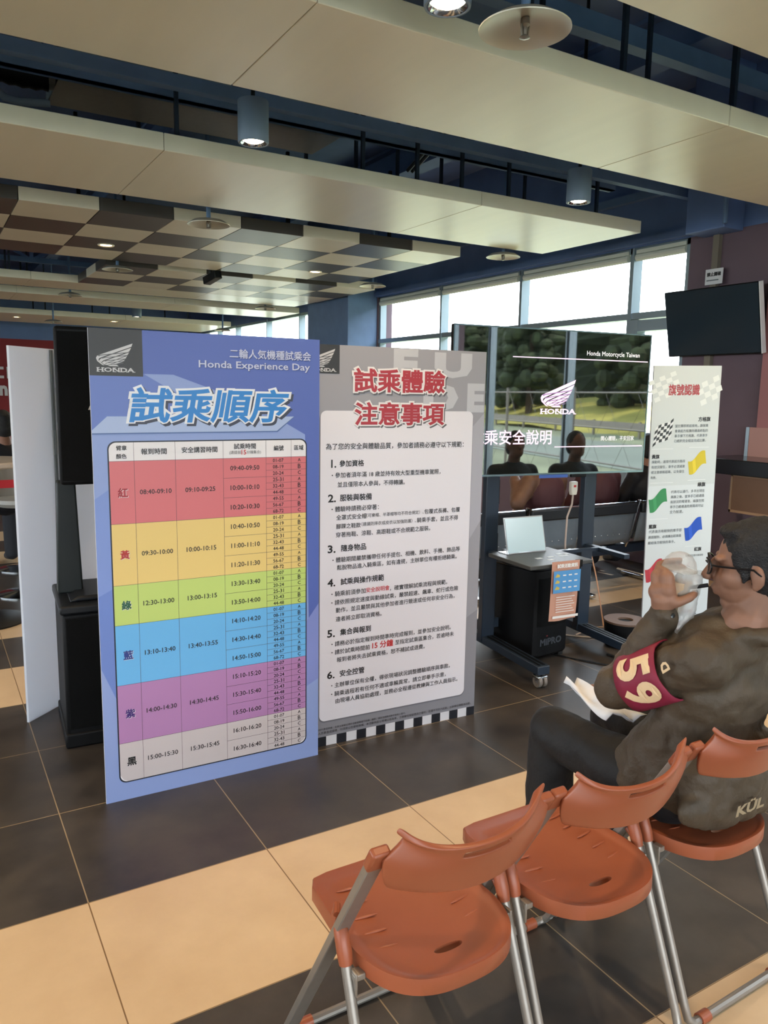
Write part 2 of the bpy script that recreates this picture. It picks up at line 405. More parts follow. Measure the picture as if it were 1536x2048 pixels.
mb = MB(); mb.grid([[V(23.5+4*k, y, [-.29, .4, 1.2, 1.5][k]+.2*math.sin(y*.3+k)) for y in range(-80, 61, 4)] for k in range(4)]); out(mb.build('hill_outside', M_grass, smooth=60))
TR = [(26+7*math.sin(k*1.7), -46+5.0*k, 9.5+1.5*math.sin(k*2.3)) for k in range(9)]+[(14+4*math.sin(k*2), -52, 10) for k in range(1)]
TR = [(30+3*math.sin(k*1.7), -62+6.2*k, 10.5+1.5*math.sin(k*2.3)) for k in range(11)]
for i, (x, y, h) in enumerate(TR):
    t = thing('tree', 'dark leafy tree beyond the track outside', 'tree', (x, y, .3), group='trees beyond the track')
    c = MB(); rr = random.Random(i)
    for k in range(120):
        u = rr.uniform(0, 1); a_ = rr.uniform(0, 6.28); q = math.sqrt(rr.uniform(0, 1))
        R0 = 2.5*(1-.45*u); c.ell((R0*q*math.cos(a_), R0*q*math.sin(a_), h*(.08+.86*u)), (rr.uniform(.35, .8), rr.uniform(.35, .8), rr.uniform(.3, .65)), Matrix.Rotation(rr.uniform(0, 3), 3, 'Z'), 7, 5)
    c.build('crown', M_leaf, t, smooth=0); k = MB(); k.tube([(0,0,-.6),(0,0,h*.5)], [.3,.15], 8); k.build('trunk', mat('bark', rgb(70, 56, 44), .9), t)
wl = MB(); rr = random.Random(3); rows_ = []
for j in range(14):
    rows_.append([V(41+3.5*math.sin(k*.9+j*.5)+rr.uniform(-1.4, 1.4)-(1.5*j/13), -84+1.6*k, -.3+j*1.15+rr.uniform(-.5, .5)) for k in range(66)])
wl.grid(rows_); wl = wl.build('tree_line', M_leaf, smooth=0); tag(wl, 'dense dark woodland on the hill beyond the track, seen mirrored in the screen', 'woodland'); wl['kind'] = 'stuff'
fn = thing('mesh_fence', 'grey mesh fence between the building and the track', 'fence', (9.0, 0, -.3))
b = MB()
for z in (.05, .7, 1.35, 2.0): b.tube([(0, -36, z), (0, 50, z)], .018, 6)
b.build('rail', M_greym, fn)
b = MB()
for k in range(-36, 50): b.tube([(0, k, 0), (0, k+1.4, 2)], .004, 4); b.tube([(0, k+.5, 0), (0, k-.9, 2)], .004, 4)
b.build('wire_mesh', M_greym, fn)
for y in range(-36, 51, 3): b = MB(); b.tube([(0, y, 0), (0, y, 2.1)], .035, 8); b.build('post', M_greym, fn)
gr_ = thing('guard_rail', 'long steel guard rail on the far side of the track', 'guard rail', (23, 0, -.3))
b = MB(); b.box(-.05, -40, .45, .05, 55, .75); b.build('rail', M_greym, gr_, smooth=0)
for y in range(-40, 56, 4): b = MB(); b.box(.05, y-.06, 0, .15, y+.06, .8); b.build('post', M_greym, gr_, smooth=0)
kb = MB()
for k in range(-20, 40): kb.cur = k % 2; kb.box(7.6, k*.9, -.3, 7.8, k*.9+.9, -.12)
tag(kb.build('striped_kerb', [mat('yellow_paint', rgb(210, 180, 60), .7), M_black], smooth=0), 'yellow and black striped kerb outside the windows', 'kerb')

# ------------------------------------------------------------------ overhead steel, ducts and pipes
def truss(y, x0, x1, z0, z1, label, step=1.2, off=0):
    t = thing('roof_truss', label, 'truss', (0, y, 0), group=None)
    b = MB(); b.bar((x0, 0, z1), (x1, 0, z1), .09, .09); b.build('top_chord', M_steelblue, t, smooth=0)
    b = MB(); b.bar((x0, 0, z0), (x1, 0, z0), .07, .07); b.build('bottom_chord', M_steelblue, t, smooth=0)
    x = x0+off; k = 0; d = MB()
    while x < x1-.1:
        v = MB(); v.bar((x, 0, z0), (x, 0, z1), .05); v.build('post', M_navyd, t, smooth=0); d.bar((x, .03, z0 if k % 2 else z1), (min(x+step, x1), .03, z1 if k % 2 else z0), .045); x += step; k += 1
    d.build('diagonal_bracing', M_navyd, t, smooth=0); return t
truss(2.35, -6.9, 5.95, 3.42, 4.2, 'blue steel roof truss above the gap nearest the camera', 1.25)
truss(4.75, -6.9, 5.95, 3.36, 4.1, 'blue steel roof truss above the gap over the two cylinder lamps', 1.2, .4)
truss(12.5, -6.9, 5.95, 3.42, 4.1, 'blue steel roof truss far back beyond the checkered ceiling raft', 1.2)
for i, (x, lab) in enumerate([(-4.9, 'dark blue roof rafter far on the left'), (-1.6, 'dark blue roof rafter left of the pipes'), (2.25, 'dark blue roof rafter over the middle of the room'), (4.75, 'dark blue roof rafter near the window wall')]):
    b = MB(); b.box(x-.1, -5.1, 3.98, x+.1, 19.9, 4.0); b.box(x-.02, -5.1, 4.0, x+.02, 19.9, 4.27); b.box(x-.1, -5.1, 4.27, x+.1, 19.9, 4.3)
    tag(b.build('roof_rafter', M_navyd, smooth=0), lab, 'rafter')
for i, (y, lab) in enumerate([(1.4, 'slim blue roof purlin nearest the camera'), (3.9, 'slim blue roof purlin above the row of cylinder lamps'), (6.4, 'slim blue roof purlin in front of the checkered raft'), (9.2, 'slim blue roof purlin above the checkered raft')]):
    b = MB(); b.box(-6.9, y-.05, 3.86, 5.95, y+.05, 3.98); tag(b.build('roof_purlin', M_steelblue, smooth=0), lab, 'purlin')
ac = thing('duct_unit', 'long pale grey ducted air unit above the second gap', 'air conditioner', (1.78, 5.52, 3.44))
b = MB(); b.box(-.95, -.28, 0, .95, .28, .26); b.build('casing', mat('pale_grey_sheet', rgb(160, 170, 178), .5), ac, bevel=.02)
b = MB()
for k in range(3): b.box(-.9, -.285, .05+k*.07, .9, -.28, .075+k*.07)
b.build('grille', M_black, ac, smooth=0); b = MB(); b.box(-.95, -.24, -.012, .95, .24, -.0); b.build('drip_tray', M_greym, ac, smooth=0)
for s in (-.8, .8): b = MB(); b.bar((s, 0, .2), (s, 0, .8), .025); b.build('hanger_rod', M_blackm, ac)
d = thing('flexible_duct', 'thick black flexible duct running into the pale air unit', 'duct', (0, 5.42, 3.50))
b = MB(); q = []
for k in range(90): q.append((-2.2+k*.0335, .05*math.sin(k*.12), .03*math.sin(k*.2)))
b.tube(q, [.085+.008*(k % 2) for k in range(90)], 14); b.build('duct_sleeve', M_black, d); b = MB(); b.lathe([(.10, 0), (.10, .06)], 16, (.76, -.03, 0), 'x'); b.build('collar', M_greym, d)
b = MB(); b.box(-6.9, 5.06, 3.38, 5.3, 5.11, 3.44); b.box(-6.9, 5.06, 3.38, 5.3, 5.14, 3.385); tag(b.build('cable_tray', M_steelblue, smooth=0), 'long blue steel channel running in front of the pale air unit', 'cable tray')
LAG = mat('pale_pipe_lagging', rgb(150, 156, 172), .6)
for k in range(3):
    b = MB(); x = .61+.075*k; b.tube([(x, 3.9, 3.56), (x, 4.9, 3.53), (x, 5.27, 3.48)], .026, 12)
    tag(b.build('pipe', LAG), ['leftmost of three pale pipes above the second gap', 'middle one of three pale pipes above the second gap', 'rightmost of three pale pipes above the second gap'][k], 'pipe')
b = MB(); b.tube([(.46, 5.75, 3.52), (.58, 5.75, 3.42), (.66, 5.72, 3.40), (.84, 5.70, 3.42)], .024, 12); tag(b.build('pipe', LAG), 'short bent pale pipe left of the pale air unit', 'pipe')
b = MB(); b.tube([(.50, 5.62, 3.35), (.50, 5.62, 4.1)], .03, 12); tag(b.build('pipe', LAG), 'upright pale pipe at the left border above the second panel', 'pipe')
b = MB(); b.tube([(-3, 4.0, 3.32), (5.6, 4.0, 3.32)], .022, 8); tag(b.build('sprinkler_pipe', M_steelblue), 'thin blue pipe running along the gap over the cylinder lamps', 'pipe')
b = MB(); b.tube([(-3, 6.35, 3.4), (5.6, 6.35, 3.4)], .022, 8); tag(b.build('sprinkler_pipe', M_steelblue), 'thin blue pipe in front of the checkered ceiling raft', 'pipe')
for k, (x, y0) in enumerate([(3.05, 3.7), (3.10, 3.75)]):
    b = MB(); b.tube([(x, 3.6, 3.62), (x+.9, 6.3, 3.62)], .018, 8); tag(b.build('conduit', M_blackm), ['left of two dark conduits above the right cylinder lamp', 'right of two dark conduits above the right cylinder lamp'][k], 'conduit')
b = MB(); b.tube([(5.8, 4.25, 3.6), (5.72, 4.25, 3.55), (5.70, 4.25, 3.4), (5.71, 4.25, 3.02)], .02, 8)
tag(b.build('conduit', M_steelblue), 'bent conduit running down the pilaster beside the window band', 'conduit')

# ------------------------------------------------------------------ suspended ceiling panels
def panel_run(y0, y1, x0, x1, label, rods=()):
    t = thing('suspended_panel', label, 'suspended panel', (0, (y0+y1)/2, 3.0))
    h = (y1-y0)/2; xs = [x for x in (-5.72, -3.37, -1.02, 1.33, 3.68) if x0 < x < x1]; xs = [x0]+xs+[x1]
    for a, b in zip(xs, xs[1:]):
        m = MB(); m.box(a+.0015, -h, 0, b-.0015, h, .10); m.build('panel_section', M_panel, t, smooth=0, bevel=.003, seg=1)
    m = MB(); m.box(x0+.01, -h+.01, .02, x1-.01, h-.01, .09); m.build('core', M_blackm, t, smooth=0)
    for x in rods:
        m = MB(); m.bar((x, h-.15, .1), (x, h-.15, 1.0), .024); m.build('hanger_rod', M_bluedark, t, smooth=0)
        m = MB(); m.bar((x, -h+.15, .1), (x, -h+.15, 1.0), .024); m.build('hanger_rod', M_bluedark, t, smooth=0)
    return t
R_ = [-4.4, -2.2, -.1, .95, 2.05, 2.7, 3.3, 4.6]
panel_run(.9, 2.17, -6.9, 5.6, 'wide cream ceiling panel nearest the camera, top right corner', (-2.2, 1.0, 3.1, 4.6))
panel_run(2.76, 3.67, -6.9, 5.6, 'broad cream ceiling panel crossing the top of the photo', (-2.2, .9, 2.45, 3.05, 3.9, 4.7))
panel_run(4.83, 6.06, -6.9, 5.39, 'cream ceiling panel between the cylinder lamps and the checkered raft', (1.45, 2.75, 3.2, 3.6, 4.05, 5.0))
panel_run(11.25, 12.05, -6.9, 5.40, 'slim cream ceiling panel just behind the checkered raft', (-2.2, 1.1, 3.3, 5.0))
panel_run(12.95, 14.05, -6.9, 5.9, 'cream ceiling panel second behind the checkered raft', (-2.2, 1.5, 3.4, 5.0))
panel_run(16.5, 18.6, -6.9, 5.9, 'farthest cream ceiling panel, before the red wall', (-2.2, 2.2, 3.4, 5.0))

raft = thing('checkered_raft', 'suspended ceiling raft checkered in cream and charcoal square tiles', 'ceiling raft', (1.315, 6.66, 3.0))
TX, TY = .586, .605
for k in range(-8, 7):
    for j in range(8):
        if j < 4: y = j*TY; ok = k < 6
        else: y = 2.76+(j-4)*TY; ok = k >= 1 and j < 7 and k < 7
        if not ok: continue
        par = (k+j+1) % 2 if j < 4 else (k+j) % 2
        m = MB(); m.box(k*TX+.003, y+.003, 0, (k+1)*TX-.003, y+TY-.003, .10)
        m.build('tile', M_ctile_k if par else M_ctile_w, raft, smooth=0, bevel=.002, seg=1)
for x, y in ((-2, .9), (0, .9), (2, .9), (3.2, .9), (3.2, 3.6), (1, 3.6)):
    m = MB(); m.bar((x, y, .1), (x, y, .98), .03); m.build('hanger_rod', M_blackm, raft, smooth=0)
def emissive_spot(x, y, lab, z=3.0, W=10):
    t = thing('recessed_spotlight', lab, 'spotlight', (x, y, z), group='recessed warm spotlights in the ceiling')
    m = MB(); m.lathe([(.055, -.004), (.075, -.010), (.08, 0), (.055, 0)], 24, cap=False); m.build('trim_ring', M_ctile_w, t)
    m = MB(); m.lathe([(.0001, -.003), (.055, -.003), (.055, -.001), (.0001, -.001)], 24); m.build('lamp', mat('amber_lamp_glow', (1, .70, .38), .5, emit=18), t)
    l = bpy.data.lights.new('spot_light', 'SPOT'); l.energy = W; l.color = (1, .68, .38); l.spot_size = 2.3; l.spot_blend = .6; l.shadow_soft_size = .05
    o = bpy.data.objects.new('spot_light', l); COL.objects.link(o); o.location = (x, y, z-.03)
emissive_spot(1.66, 8.18, 'glowing recessed spotlight in the left part of the checkered raft', W=25)
emissive_spot(4.05, 8.45, 'glowing recessed spotlight in the right part of the checkered raft', W=25)
emissive_spot(1.75, 17.3, 'small glowing spotlight far back at the left edge of the photo', W=25)
emissive_spot(3.55, 17.0, 'small glowing spotlight far back above the blue board', W=25)

def downlight(x, y, lab, W=None, z=2.965):
    t = thing('cylinder_downlight', lab, 'downlight', (x, y, z), group='hanging cylinder downlights')
    m = MB(); m.lathe([(.068, .03), (.074, 0), (.083, 0), (.085, .006), (.085, .215), (.082, .22), (.0001, .22)], 32, cap=False); m.build('can', M_lampcan, t)
    m = MB(); m.lathe([(.07, .001), (.06, .012), (.052, .03)], 32, cap=False); m.build('reflector', M_chrome, t)
    m = MB(); m.lathe([(.0001, .006), (.04, .007), (.058, .016), (.0001, .03)], 24); m.build('bulb', M_lampglow, t)
    m = MB(); m.tube([(0, 0, .22), (0, 0, 4.3-z)], .012, 8); m.build('stem', M_blackm, t)
    l = bpy.data.lights.new('lamp_light', 'SPOT'); l.energy = W or LAMP_W; l.color = (1, .70, .40); l.spot_size = 2.1; l.spot_blend = .7; l.shadow_soft_size = .06
    o = bpy.data.objects.new('lamp_light', l); COL.objects.link(o); o.location = (x, y, z-.01)
downlight(1.70, 2.47, 'cylinder downlight at the top edge, beside the largest round plate')
downlight(1.68, 4.30, 'cylinder downlight left of centre in front of the long air unit')
downlight(4.10, 4.26, 'cylinder downlight on the right, above the tall screen')
for x, y, s in ((-.76, 2.47, 'left'), (-.76, 4.30, 'far left'), (4.1, 2.47, 'right')): downlight(x, y, 'cylinder downlight out of view to the %s' % s)
for x in (-.76, 1.7, 4.1): downlight(x, .62, 'cylinder downlight behind the photographer')
downlight(1.2, 15.3, 'tiny far cylinder downlight at the left edge of the photo', 20); downlight(3.62, 15.3, 'tiny far cylinder downlight above the blue board', 20)

def disc(x, y, z, lab, r=.165):
    t = thing('sprinkler_shield', lab, 'sprinkler plate', (x, y, z), group='round sprinkler shield plates hanging from the ceiling')
    m = MB(); m.lathe([(.0001, .012), (.05, .010), (.12, -.004), (r-.004, -.026), (r, -.030), (r+.001, -.026), (.12, .003), (.05, .017), (.0001, .02)], 40); m.build('plate', mat('dull_tin', rgb(196, 190, 176), .38, metal=.35), t)
    m = MB(); m.tube([(0, 0, .015), (0, 0, 4.3-z)], .017, 10); m.build('drop_pipe', M_steelblue, t)
    m = MB(); m.lathe([(.016, .01), (.018, -.012), (.010, -.02), (.008, -.045), (.016, -.05), (.020, -.055), (.0001, -.06)], 12); m.bar((.018, 0, -.012), (.012, 0, -.05), .006); m.bar((-.018, 0, -.012), (-.012, 0, -.05), .006); m.build('sprinkler_head', M_greym, t)
for a in [(1.95, 2.34, 2.93, 'largest round plate at the top, beside the cylinder lamp'), (2.05, 6.22, 2.93, 'round plate hanging before the checkered raft, left of centre'), (1.985, 9.22, 2.95, 'round plate in the gap of the checkered raft'),
          (5.0, 6.19, 2.975, 'round plate hanging before the long window band, right of centre'), (4.99, 8.74, 2.97, 'round plate at the right end of the checkered raft'), (1.98, 12.37, 2.98, 'thin round plate behind the checkered raft, on the left'),
          (4.95, 12.2, 2.98, 'thin round plate behind the checkered raft, on the right'), (2.23, 15.9, 2.86, 'small far round plate at the left, above the white partition'), (5.4, 15.6, 2.86, 'small far round plate before the distant windows')]: disc(*a)
cm = thing('ceiling_camera', 'small dark camera under the checkered raft', 'camera', (3.05, 9.22, 2.99))
m = MB(); m.tube([(0, 0, .1), (0, 0, -.02)], .02, 10); m.build('mount', M_blackm, cm); m = MB(); m.bar((-.02, .1, -.09), (.05, -.14, -.03), .10, .09); m.build('housing', M_blackm, cm, bevel=.01)
b = MB(); b.box(5.985, 5.62, 3.22, 6.0, 5.80, 3.33); tag(b.build('wall_sign', mat('ochre_plate', rgb(150, 128, 86), .6), smooth=0), 'small ochre plate on the navy wall above the window band', 'sign')

# ------------------------------------------------------------------ printed boards
I = lambda n, r, g, b, ro=.42: mat('print_'+n, rgb(r, g, b), ro)
def foam_board(t, W, H, edge=(200, 202, 212)):
    m = MB(); m.box(0, -.005, 0, W, .005, H); return m.build('foam_panel', mat('foam_edge', rgb(*edge), .5), t, smooth=0)
def strut(t, W, H):
    m = MB(); m.prism([(.006, .04), (.20, .0), (.012, H*.62)], W/2-.006, W/2+.006, 'x'); m.build('back_strut', mat('grey_card', rgb(150, 148, 144), .7), t, smooth=0)

b1 = thing('schedule_board', 'tall blue printed board with a rainbow coloured timetable and dark logo corner', 'sign board', (.528, 2.968, 0), math.radians(-1.16))
foam_board(b1, .905, 1.818); strut(b1, .9, 1.8)
P = Print()
blu = I('blue', 84, 104, 178); P.rect(0, 0, .905, 1.818, I('pale_blue', 138, 158, 210), 1)
P.poly([(0, 1.818), (.905, 1.818), (.905, .62), (.86, .58), (.84, 1.43), (.62, 1.55), (.30, 1.66), (.19, 1.66), (.0, 1.66)], blu, 2)
P.poly([(0, 1.66), (.19, 1.66), (.33, 1.58), (.42, 1.44), (0, 1.44)], I('mid_blue', 100, 122, 192), 3)
P.poly([(0, 1.20), (0, .83), (.06, .86), (.06, 1.24)], I('mid_blue2', 122, 146, 208), 3); P.poly([(0, .83), (.06, .86), (.06, .40), (0, .55)], I('deep_blue', 106, 132, 200), 3)
P.poly([(.843, .62), (.905, .70), (.905, .36), (.843, .33)], I('violet_blue', 128, 142, 206), 3)
P.rect(0, 1.650, .188, 1.818, I('logo_black', 44, 44, 46), 4)
P.build('background_print', b1, .005)
P = Print(); logo(P, .024, 1.664, .135, I('silver', 196, 196, 200), 6, I('silver_dark', 104, 104, 108)); P.build('wing_logo', b1, .005)
P = Print(); lg = I('pale_grey_blue', 190, 198, 226); sh = I('shadow_blue', 60, 74, 130)
for k, c, d in ((0, sh, .0025), (1, lg, 0)):
    P.text('二輪人気機種試乘会', .520+d, .865+d, 1.748-d, c, 5+k, bold=.015); P.text('Honda Experience Day', .397+d, .861+d, 1.700-d*.7, c, 5+k, h=.036, bold=.018)
P.build('event_lettering', b1, .005)
P = Print()
P.poly([(.055, 1.502), (0, 1.450), (0, 1.438), (.718, 1.441), (.792, 1.502)], I('ribbon_shadow', 84, 108, 160), 4)
P.poly([(.055, 1.504), (0, 1.453), (0, 1.443), (.715, 1.446), (.790, 1.504)], I('ribbon', 164, 182, 220), 5)
for d, c, ly, ol in ((.009, I('title_shadow', 56, 60, 78), 6, .075), (0, I('title_white', 226, 230, 238), 8, .075), (0, I('title_blue', 44, 128, 204), 10, 0)):
    P.text('試乘順序', .132+d, .768+d, 1.545-d, c, ly, h=.134, shear=.16, outline=ol, bold=.03 if not ol else 0, res=4)
P.build('title_lettering', b1, .005)
P = Print(); blk = I('black', 26, 24, 28)
x0, x1, yb, yt = .056, .843, .077, 1.408
P.rrect(x0-.005, yb-.005, x1+.005, yt+.005, .030, I('table_outline', 24, 28, 44), 4)
P.rrect(x0, yb, x1, yt, .027, I('table_white', 226, 224, 228), 5)
heads = [1.339, 1.103, .867, .711, .4725, .2365, yb]
cols = [I('row_red', 206, 112, 118), I('row_yellow', 224, 196, 122), I('row_green', 186, 208, 116), I('row_blue', 104, 178, 232), I('row_purple', 172, 126, 176), None]
for k in range(5): P.rect(x0, heads[k+1], x1, heads[k], cols[k], 6)
P.poly([(x0, heads[5]), (x0, yb+.03), (x0+.012, yb+.009), (x0+.03, yb), (x1-.03, yb), (x1-.009, yb+.011), (x1, yb+.03), (x1, heads[5])], I('row_grey', 196, 188, 190), 6)
ln = I('grid_line', 84, 66, 74)
cx = [.145, .299, .488, .667, .777]
def vl(x, a, b): P.rect(x-.0006, a, x+.0006, b, ln, 7)
def hl(y, a, b): P.rect(a, y-.0006, b, y+.0006, ln, 7)
for x in cx: vl(x, yb, yt)
for y in heads[:-1]: hl(y, x0, x1)
P.build('timetable_grid', b1, .005)
P = Print(); red = I('red_ink', 190, 40, 44)
P.text('臂章', .082, .120, 1.388, blk, 8, bold=.02); P.text('顏色', .081, .119, 1.357, blk, 8, bold=.02)
P.text('報到時間', .172, .267, 1.373, blk, 8, bold=.02); P.text('安全講習時間', .324, .465, 1.376, blk, 8, bold=.02)
P.text('試乘時間', .532, .624, 1.386, blk, 8, bold=.02); P.text('(請提前', .513, .561, 1.361, blk, 8); P.text('15', .563, .583, 1.362, red, 8, bold=.02); P.text('分鐘集合)', .585, .645, 1.361, blk, 8)
P.text('編號', .700, .744, 1.376, blk, 8, bold=.02); P.text('區域', .790, .832, 1.376, blk, 8, bold=.02)
rows = [('紅', '08:40-09:10', '09:10-09:25', ['09:40-09:50', '10:00-10:10', '10:20-10:30'], (150, 30, 44)),
        ('黃', '09:30-10:00', '10:00-10:15', ['10:40-10:50', '11:00-11:10', '11:20-11:30'], (170, 50, 44)),
        ('綠', '12:30-13:00', '13:00-13:15', ['13:30-13:40', '13:50-14:00'], (30, 84, 60)),
        ('藍', '13:10-13:40', '13:40-13:55', ['14:10-14:20', '14:30-14:40', '14:50-15:00'], (40, 60, 130)),
        ('紫', '14:00-14:30', '14:30-14:45', ['15:10-15:20', '15:30-15:40', '15:50-16:00'], (60, 34, 110)),
        ('黑', '15:00-15:30', '15:30-15:45', ['16:10-16:20', '16:30-16:40'], (22, 22, 24))]
nums = ['01-07', '08-19', '20-24', '25-31', '32-43', '44-48', '49-55', '56-67', '68-72']
for k, (ch, a, b, ts, c) in enumerate(rows):
    yT, yB = heads[k], heads[k+1]; ym = (yT+yB)/2; hh = (yT-yB)/len(ts)
    P.text(ch, .0825, .1195, ym, I('ink_%d' % k, *c), 9, bold=.04, res=3); P.text(ch, .084, .121, ym-.0015, I('ink_halo', 232, 226, 226), 8, bold=.04, res=3)
    P.text(a, .163, .282, ym, blk, 8, bold=.014); P.text(b, .335, .454, ym, blk, 8, bold=.014)
    for j, t in enumerate(ts):
        yy = yT-hh*(j+.5); P.text(t, .516, .638, yy, blk, 8, bold=.014)
        if j: hl(yT-hh*j, cx[2], x1)
        for q in range(3):
            y2 = yT-hh*j-hh*(q+.5)/3; P.text(nums[j*3+q], .696, .743, y2, blk, 8, bold=.014); P.text('ABC'[q], .8065, .8195, y2, blk, 8, bold=.014)
            if q: hl(yT-hh*j-hh*q/3, cx[3], x1)
P.build('timetable_lettering', b1, .005)

b2 = thing('rules_board', 'tall grey printed board with red title and six numbered rules', 'sign board', (1.424, 3.022, 0), math.radians(-2.9))
foam_board(b2, .90, 1.806); strut(b2, .9, 1.8)
OX = .028
P = Print(); g0 = I('grey', 152, 152, 160); g1 = I('grey_light', 186, 188, 196)
P.rect(0, 0, .90, 1.806, g0, 1)
P.poly([(0, 0), (.9, 0), (.9, .55), (.62, .40), (.3, .32), (0, .12)], I('grey_mid', 136, 136, 144), 2)
P.poly([(.78, 1.4), (.9, 1.52), (.9, 1.0), (.83, .9)], I('grey_hi', 168, 168, 178), 2); P.poly([(0, 1.23), (.05, 1.25), (.05, .9), (0, .8)], I('grey_mid', 136, 136, 144), 2)
def big(t, x0, x1, yc, h, m, clip=None): P.text(t, x0+OX, x1+OX, yc, m, 3, h=h, bold=.07)
big('E', .372, .50, 1.735, .135, g1); big('U', .585, .791, 1.737, .115, g1); big('D', .53, .720, 1.59, .135, g1); big('E', .770, .868, 1.59, .135, g1)
P.rect(0, 1.684, OX+.108, 1.806, I('logo_black', 44, 44, 46), 4)
logo(P, OX-.033, 1.692, .125, I('silver', 196, 196, 200), 6, I('silver_dark', 104, 104, 108))
P.build('background_print', b2, .005)
P = Print(); wt = I('panel_white', 224, 222, 230)
P.rrect(.020+OX-.004, .119-.007, .806+OX+.002, 1.527-.004, .03, I('panel_shadow', 112, 112, 120), 4)
P.rrect(.020+OX, .119, .806+OX, 1.527, .028, wt, 5)
P.build('text_panel', b2, .005)
P = Print(); tr = I('title_red', 168, 54, 66)
for d, c, ly, ol in ((.006, I('title_grey', 96, 94, 100), 6, .085), (0, I('title_cream', 226, 224, 226), 8, .085), (0, tr, 10, 0)):
    P.text('試乘體驗', .176+OX+d, .645+OX+d, 1.660-d, c, ly, h=.106, outline=ol, bold=.035 if not ol else 0, res=4)
    P.text('注意事項', .180+OX+d, .645+OX+d, 1.514-d, c, ly, h=.104, outline=ol, bold=.035 if not ol else 0, res=4)
P.build('title_lettering', b2, .005)
P = Print()
def L(t, a, b, y, m=blk, bold=.014): P.text(t, a+OX, b+OX, y, m, 7, bold=bold)
L('為了您的安全與體驗品質，參加者請務必遵守以下規範：', .045, .757, 1.372)
for n, t, x, xe, y in (('1.', '參加資格', .110, .231, 1.297), ('2.', '服裝與裝備', .114, .272, 1.145), ('3.', '隨身物品', .122, .247, .918), ('4.', '試乘與操作規範', .121, .341, .765), ('5.', '集合與報到', .120, .277, .530), ('6.', '安全控管', .120, .246, .335)):
    P.text(n, (.057 if n != '1.' else .071)+OX, .095+OX, y, blk, 7, h=.036, bold=.035); L(t, x, xe, y, bold=.028)
L('・參加者須年滿 18 歲並持有效大型重型機車駕照，', .074, .632, 1.246); L('並且僅限本人參與，不得轉讓。', .102, .441, 1.204)
L('・體驗時請務必穿著：', .074, .308, 1.096); L('全罩式安全帽', .097, .246, 1.058); L('（可樂帽、半罩帽等均不符合規定）、', .247, .545, 1.059, bold=.006); L('包覆式長褲、包覆', .549, .748, 1.060)
L('腳踝之鞋款', .097, .218, 1.018); L('（建議防摔衣或皮衣以加強防護）、', .222, .505, 1.021, bold=.006); L('騎乘手套，並且不得', .510, .738, 1.021); L('穿著拖鞋、涼鞋、高跟鞋或不合規範之服裝。', .096, .584, .980)
L('・體驗期間嚴禁攜帶任何手提包、相機、飲料、手機、飾品等', .080, .755, .867); L('鬆脫物品進入騎乘區，如有違規，主辦單位有權拒絕騎乘。', .102, .738, .831)
L('・騎乘前須參加', .076, .247, .712); L('安全說明會', .249, .371, .713, red); L('，確實理解試乘流程與規範。', .373, .688, .709)
L('・請依照規定速度與動線試乘，嚴禁超速、飆車、蛇行或危險', .076, .752, .672); L('動作，並且嚴禁與其他參加者進行競速或任何非安全行為，', .098, .732, .635); L('違者將立即取消資格。', .098, .332, .594)
L('・請務必於指定報到時間準時完成報到，並參加安全說明。', .078, .716, .479); L('・請於試乘時間前', .078, .273, .440); L('15 分鐘', .285, .397, .445, red, .03); L('至指定試乘區集合，若逾時未', .407, .735, .443); L('報到者將失去試乘資格，恕不補試或退費。', .105, .570, .402)
L('・主辦單位保有全權，得依現場狀況調整體驗順序與車款。', .078, .718, .283); L('・騎乘過程若有任何不適或車輛異常，請立即舉手示意，', .078, .695, .242); L('由現場人員協助處理，並務必全程遵從教練與工作人員指示。', .100, .765, .206)
L('參加試乘即代表您同意，主辦主辦單位得於活動期間進行拍攝，攝影、錄影及網路活動中使用之權利。', .0-.026, .472, .081, bold=0)
L('若因個人因素造成損壞，均須照公告價格賠償。本活動內容以現場公告為準，主辦單位保留更改之權利。若遇不可抗力因素，主辦單位得取消活動。', .0-.026, .850, .064, bold=0)
P.build('rules_lettering', b2, .005)
P = Print()
P.rect(0, 0, .90, .045, I('check_white', 214, 214, 220), 4)
for k in range(9): P.rect(.005+OX+.1025*k, 0, min(.90, .055+OX+.1025*k), .045, I('check_black', 22, 24, 32), 5)
P.build('checker_strip', b2, .005)

b3 = thing('flag_board', 'narrow white board explaining coloured race flags, beside the screen', 'sign board', (4.098, 3.452, .012), rot=(0, math.radians(-1.3), math.radians(-15)))
W3 = .512; foam_board(b3, W3, 1.80); strut(b3, .5, 1.8)
cv = lambda u, v: (u+.023*v+.011, v)
P = Print(); P.rect(0, 0, W3, 1.80, I('pale_sheet', 214, 222, 224), 1); P.rect(0, 1.02, W3, 1.80, I('pale_sheet2', 204, 212, 212), 2)
def chk(cx, cy, w, h, n, mA, mB, ly, skew=-.25, wave=.0, rows=None):
    rows = rows or n
    def q(a, b): return (cx+(a-.5)*w+skew*(.5-b)*w*.6, cy+(b-.5)*h*.78+(a-.5)*h*.42+wave*h*math.sin(a*2*PI))
    if mB: P.poly([q(k/8, 0) for k in range(9)]+[q(1-k/8, 1) for k in range(9)], mB, ly)
    for i in range(n):
        for j in range(rows):
            if (i+j) % 2 == 0: P.poly([q(i/n, j/rows), q((i+1)/n, j/rows), q((i+1)/n, (j+1)/rows), q(i/n, (j+1)/rows)], mA, ly+1)
pc = I('pale_check', 226, 232, 230)
chk(.09, 1.665, .20, .17, 5, pc, None, 3, .5); chk(.43, 1.64, .17, .17, 4, pc, None, 3, .5)
P.text('旗號認識', .115, .352, 1.645, I('flag_title', 170, 64, 70), 5, h=.075, bold=.03)
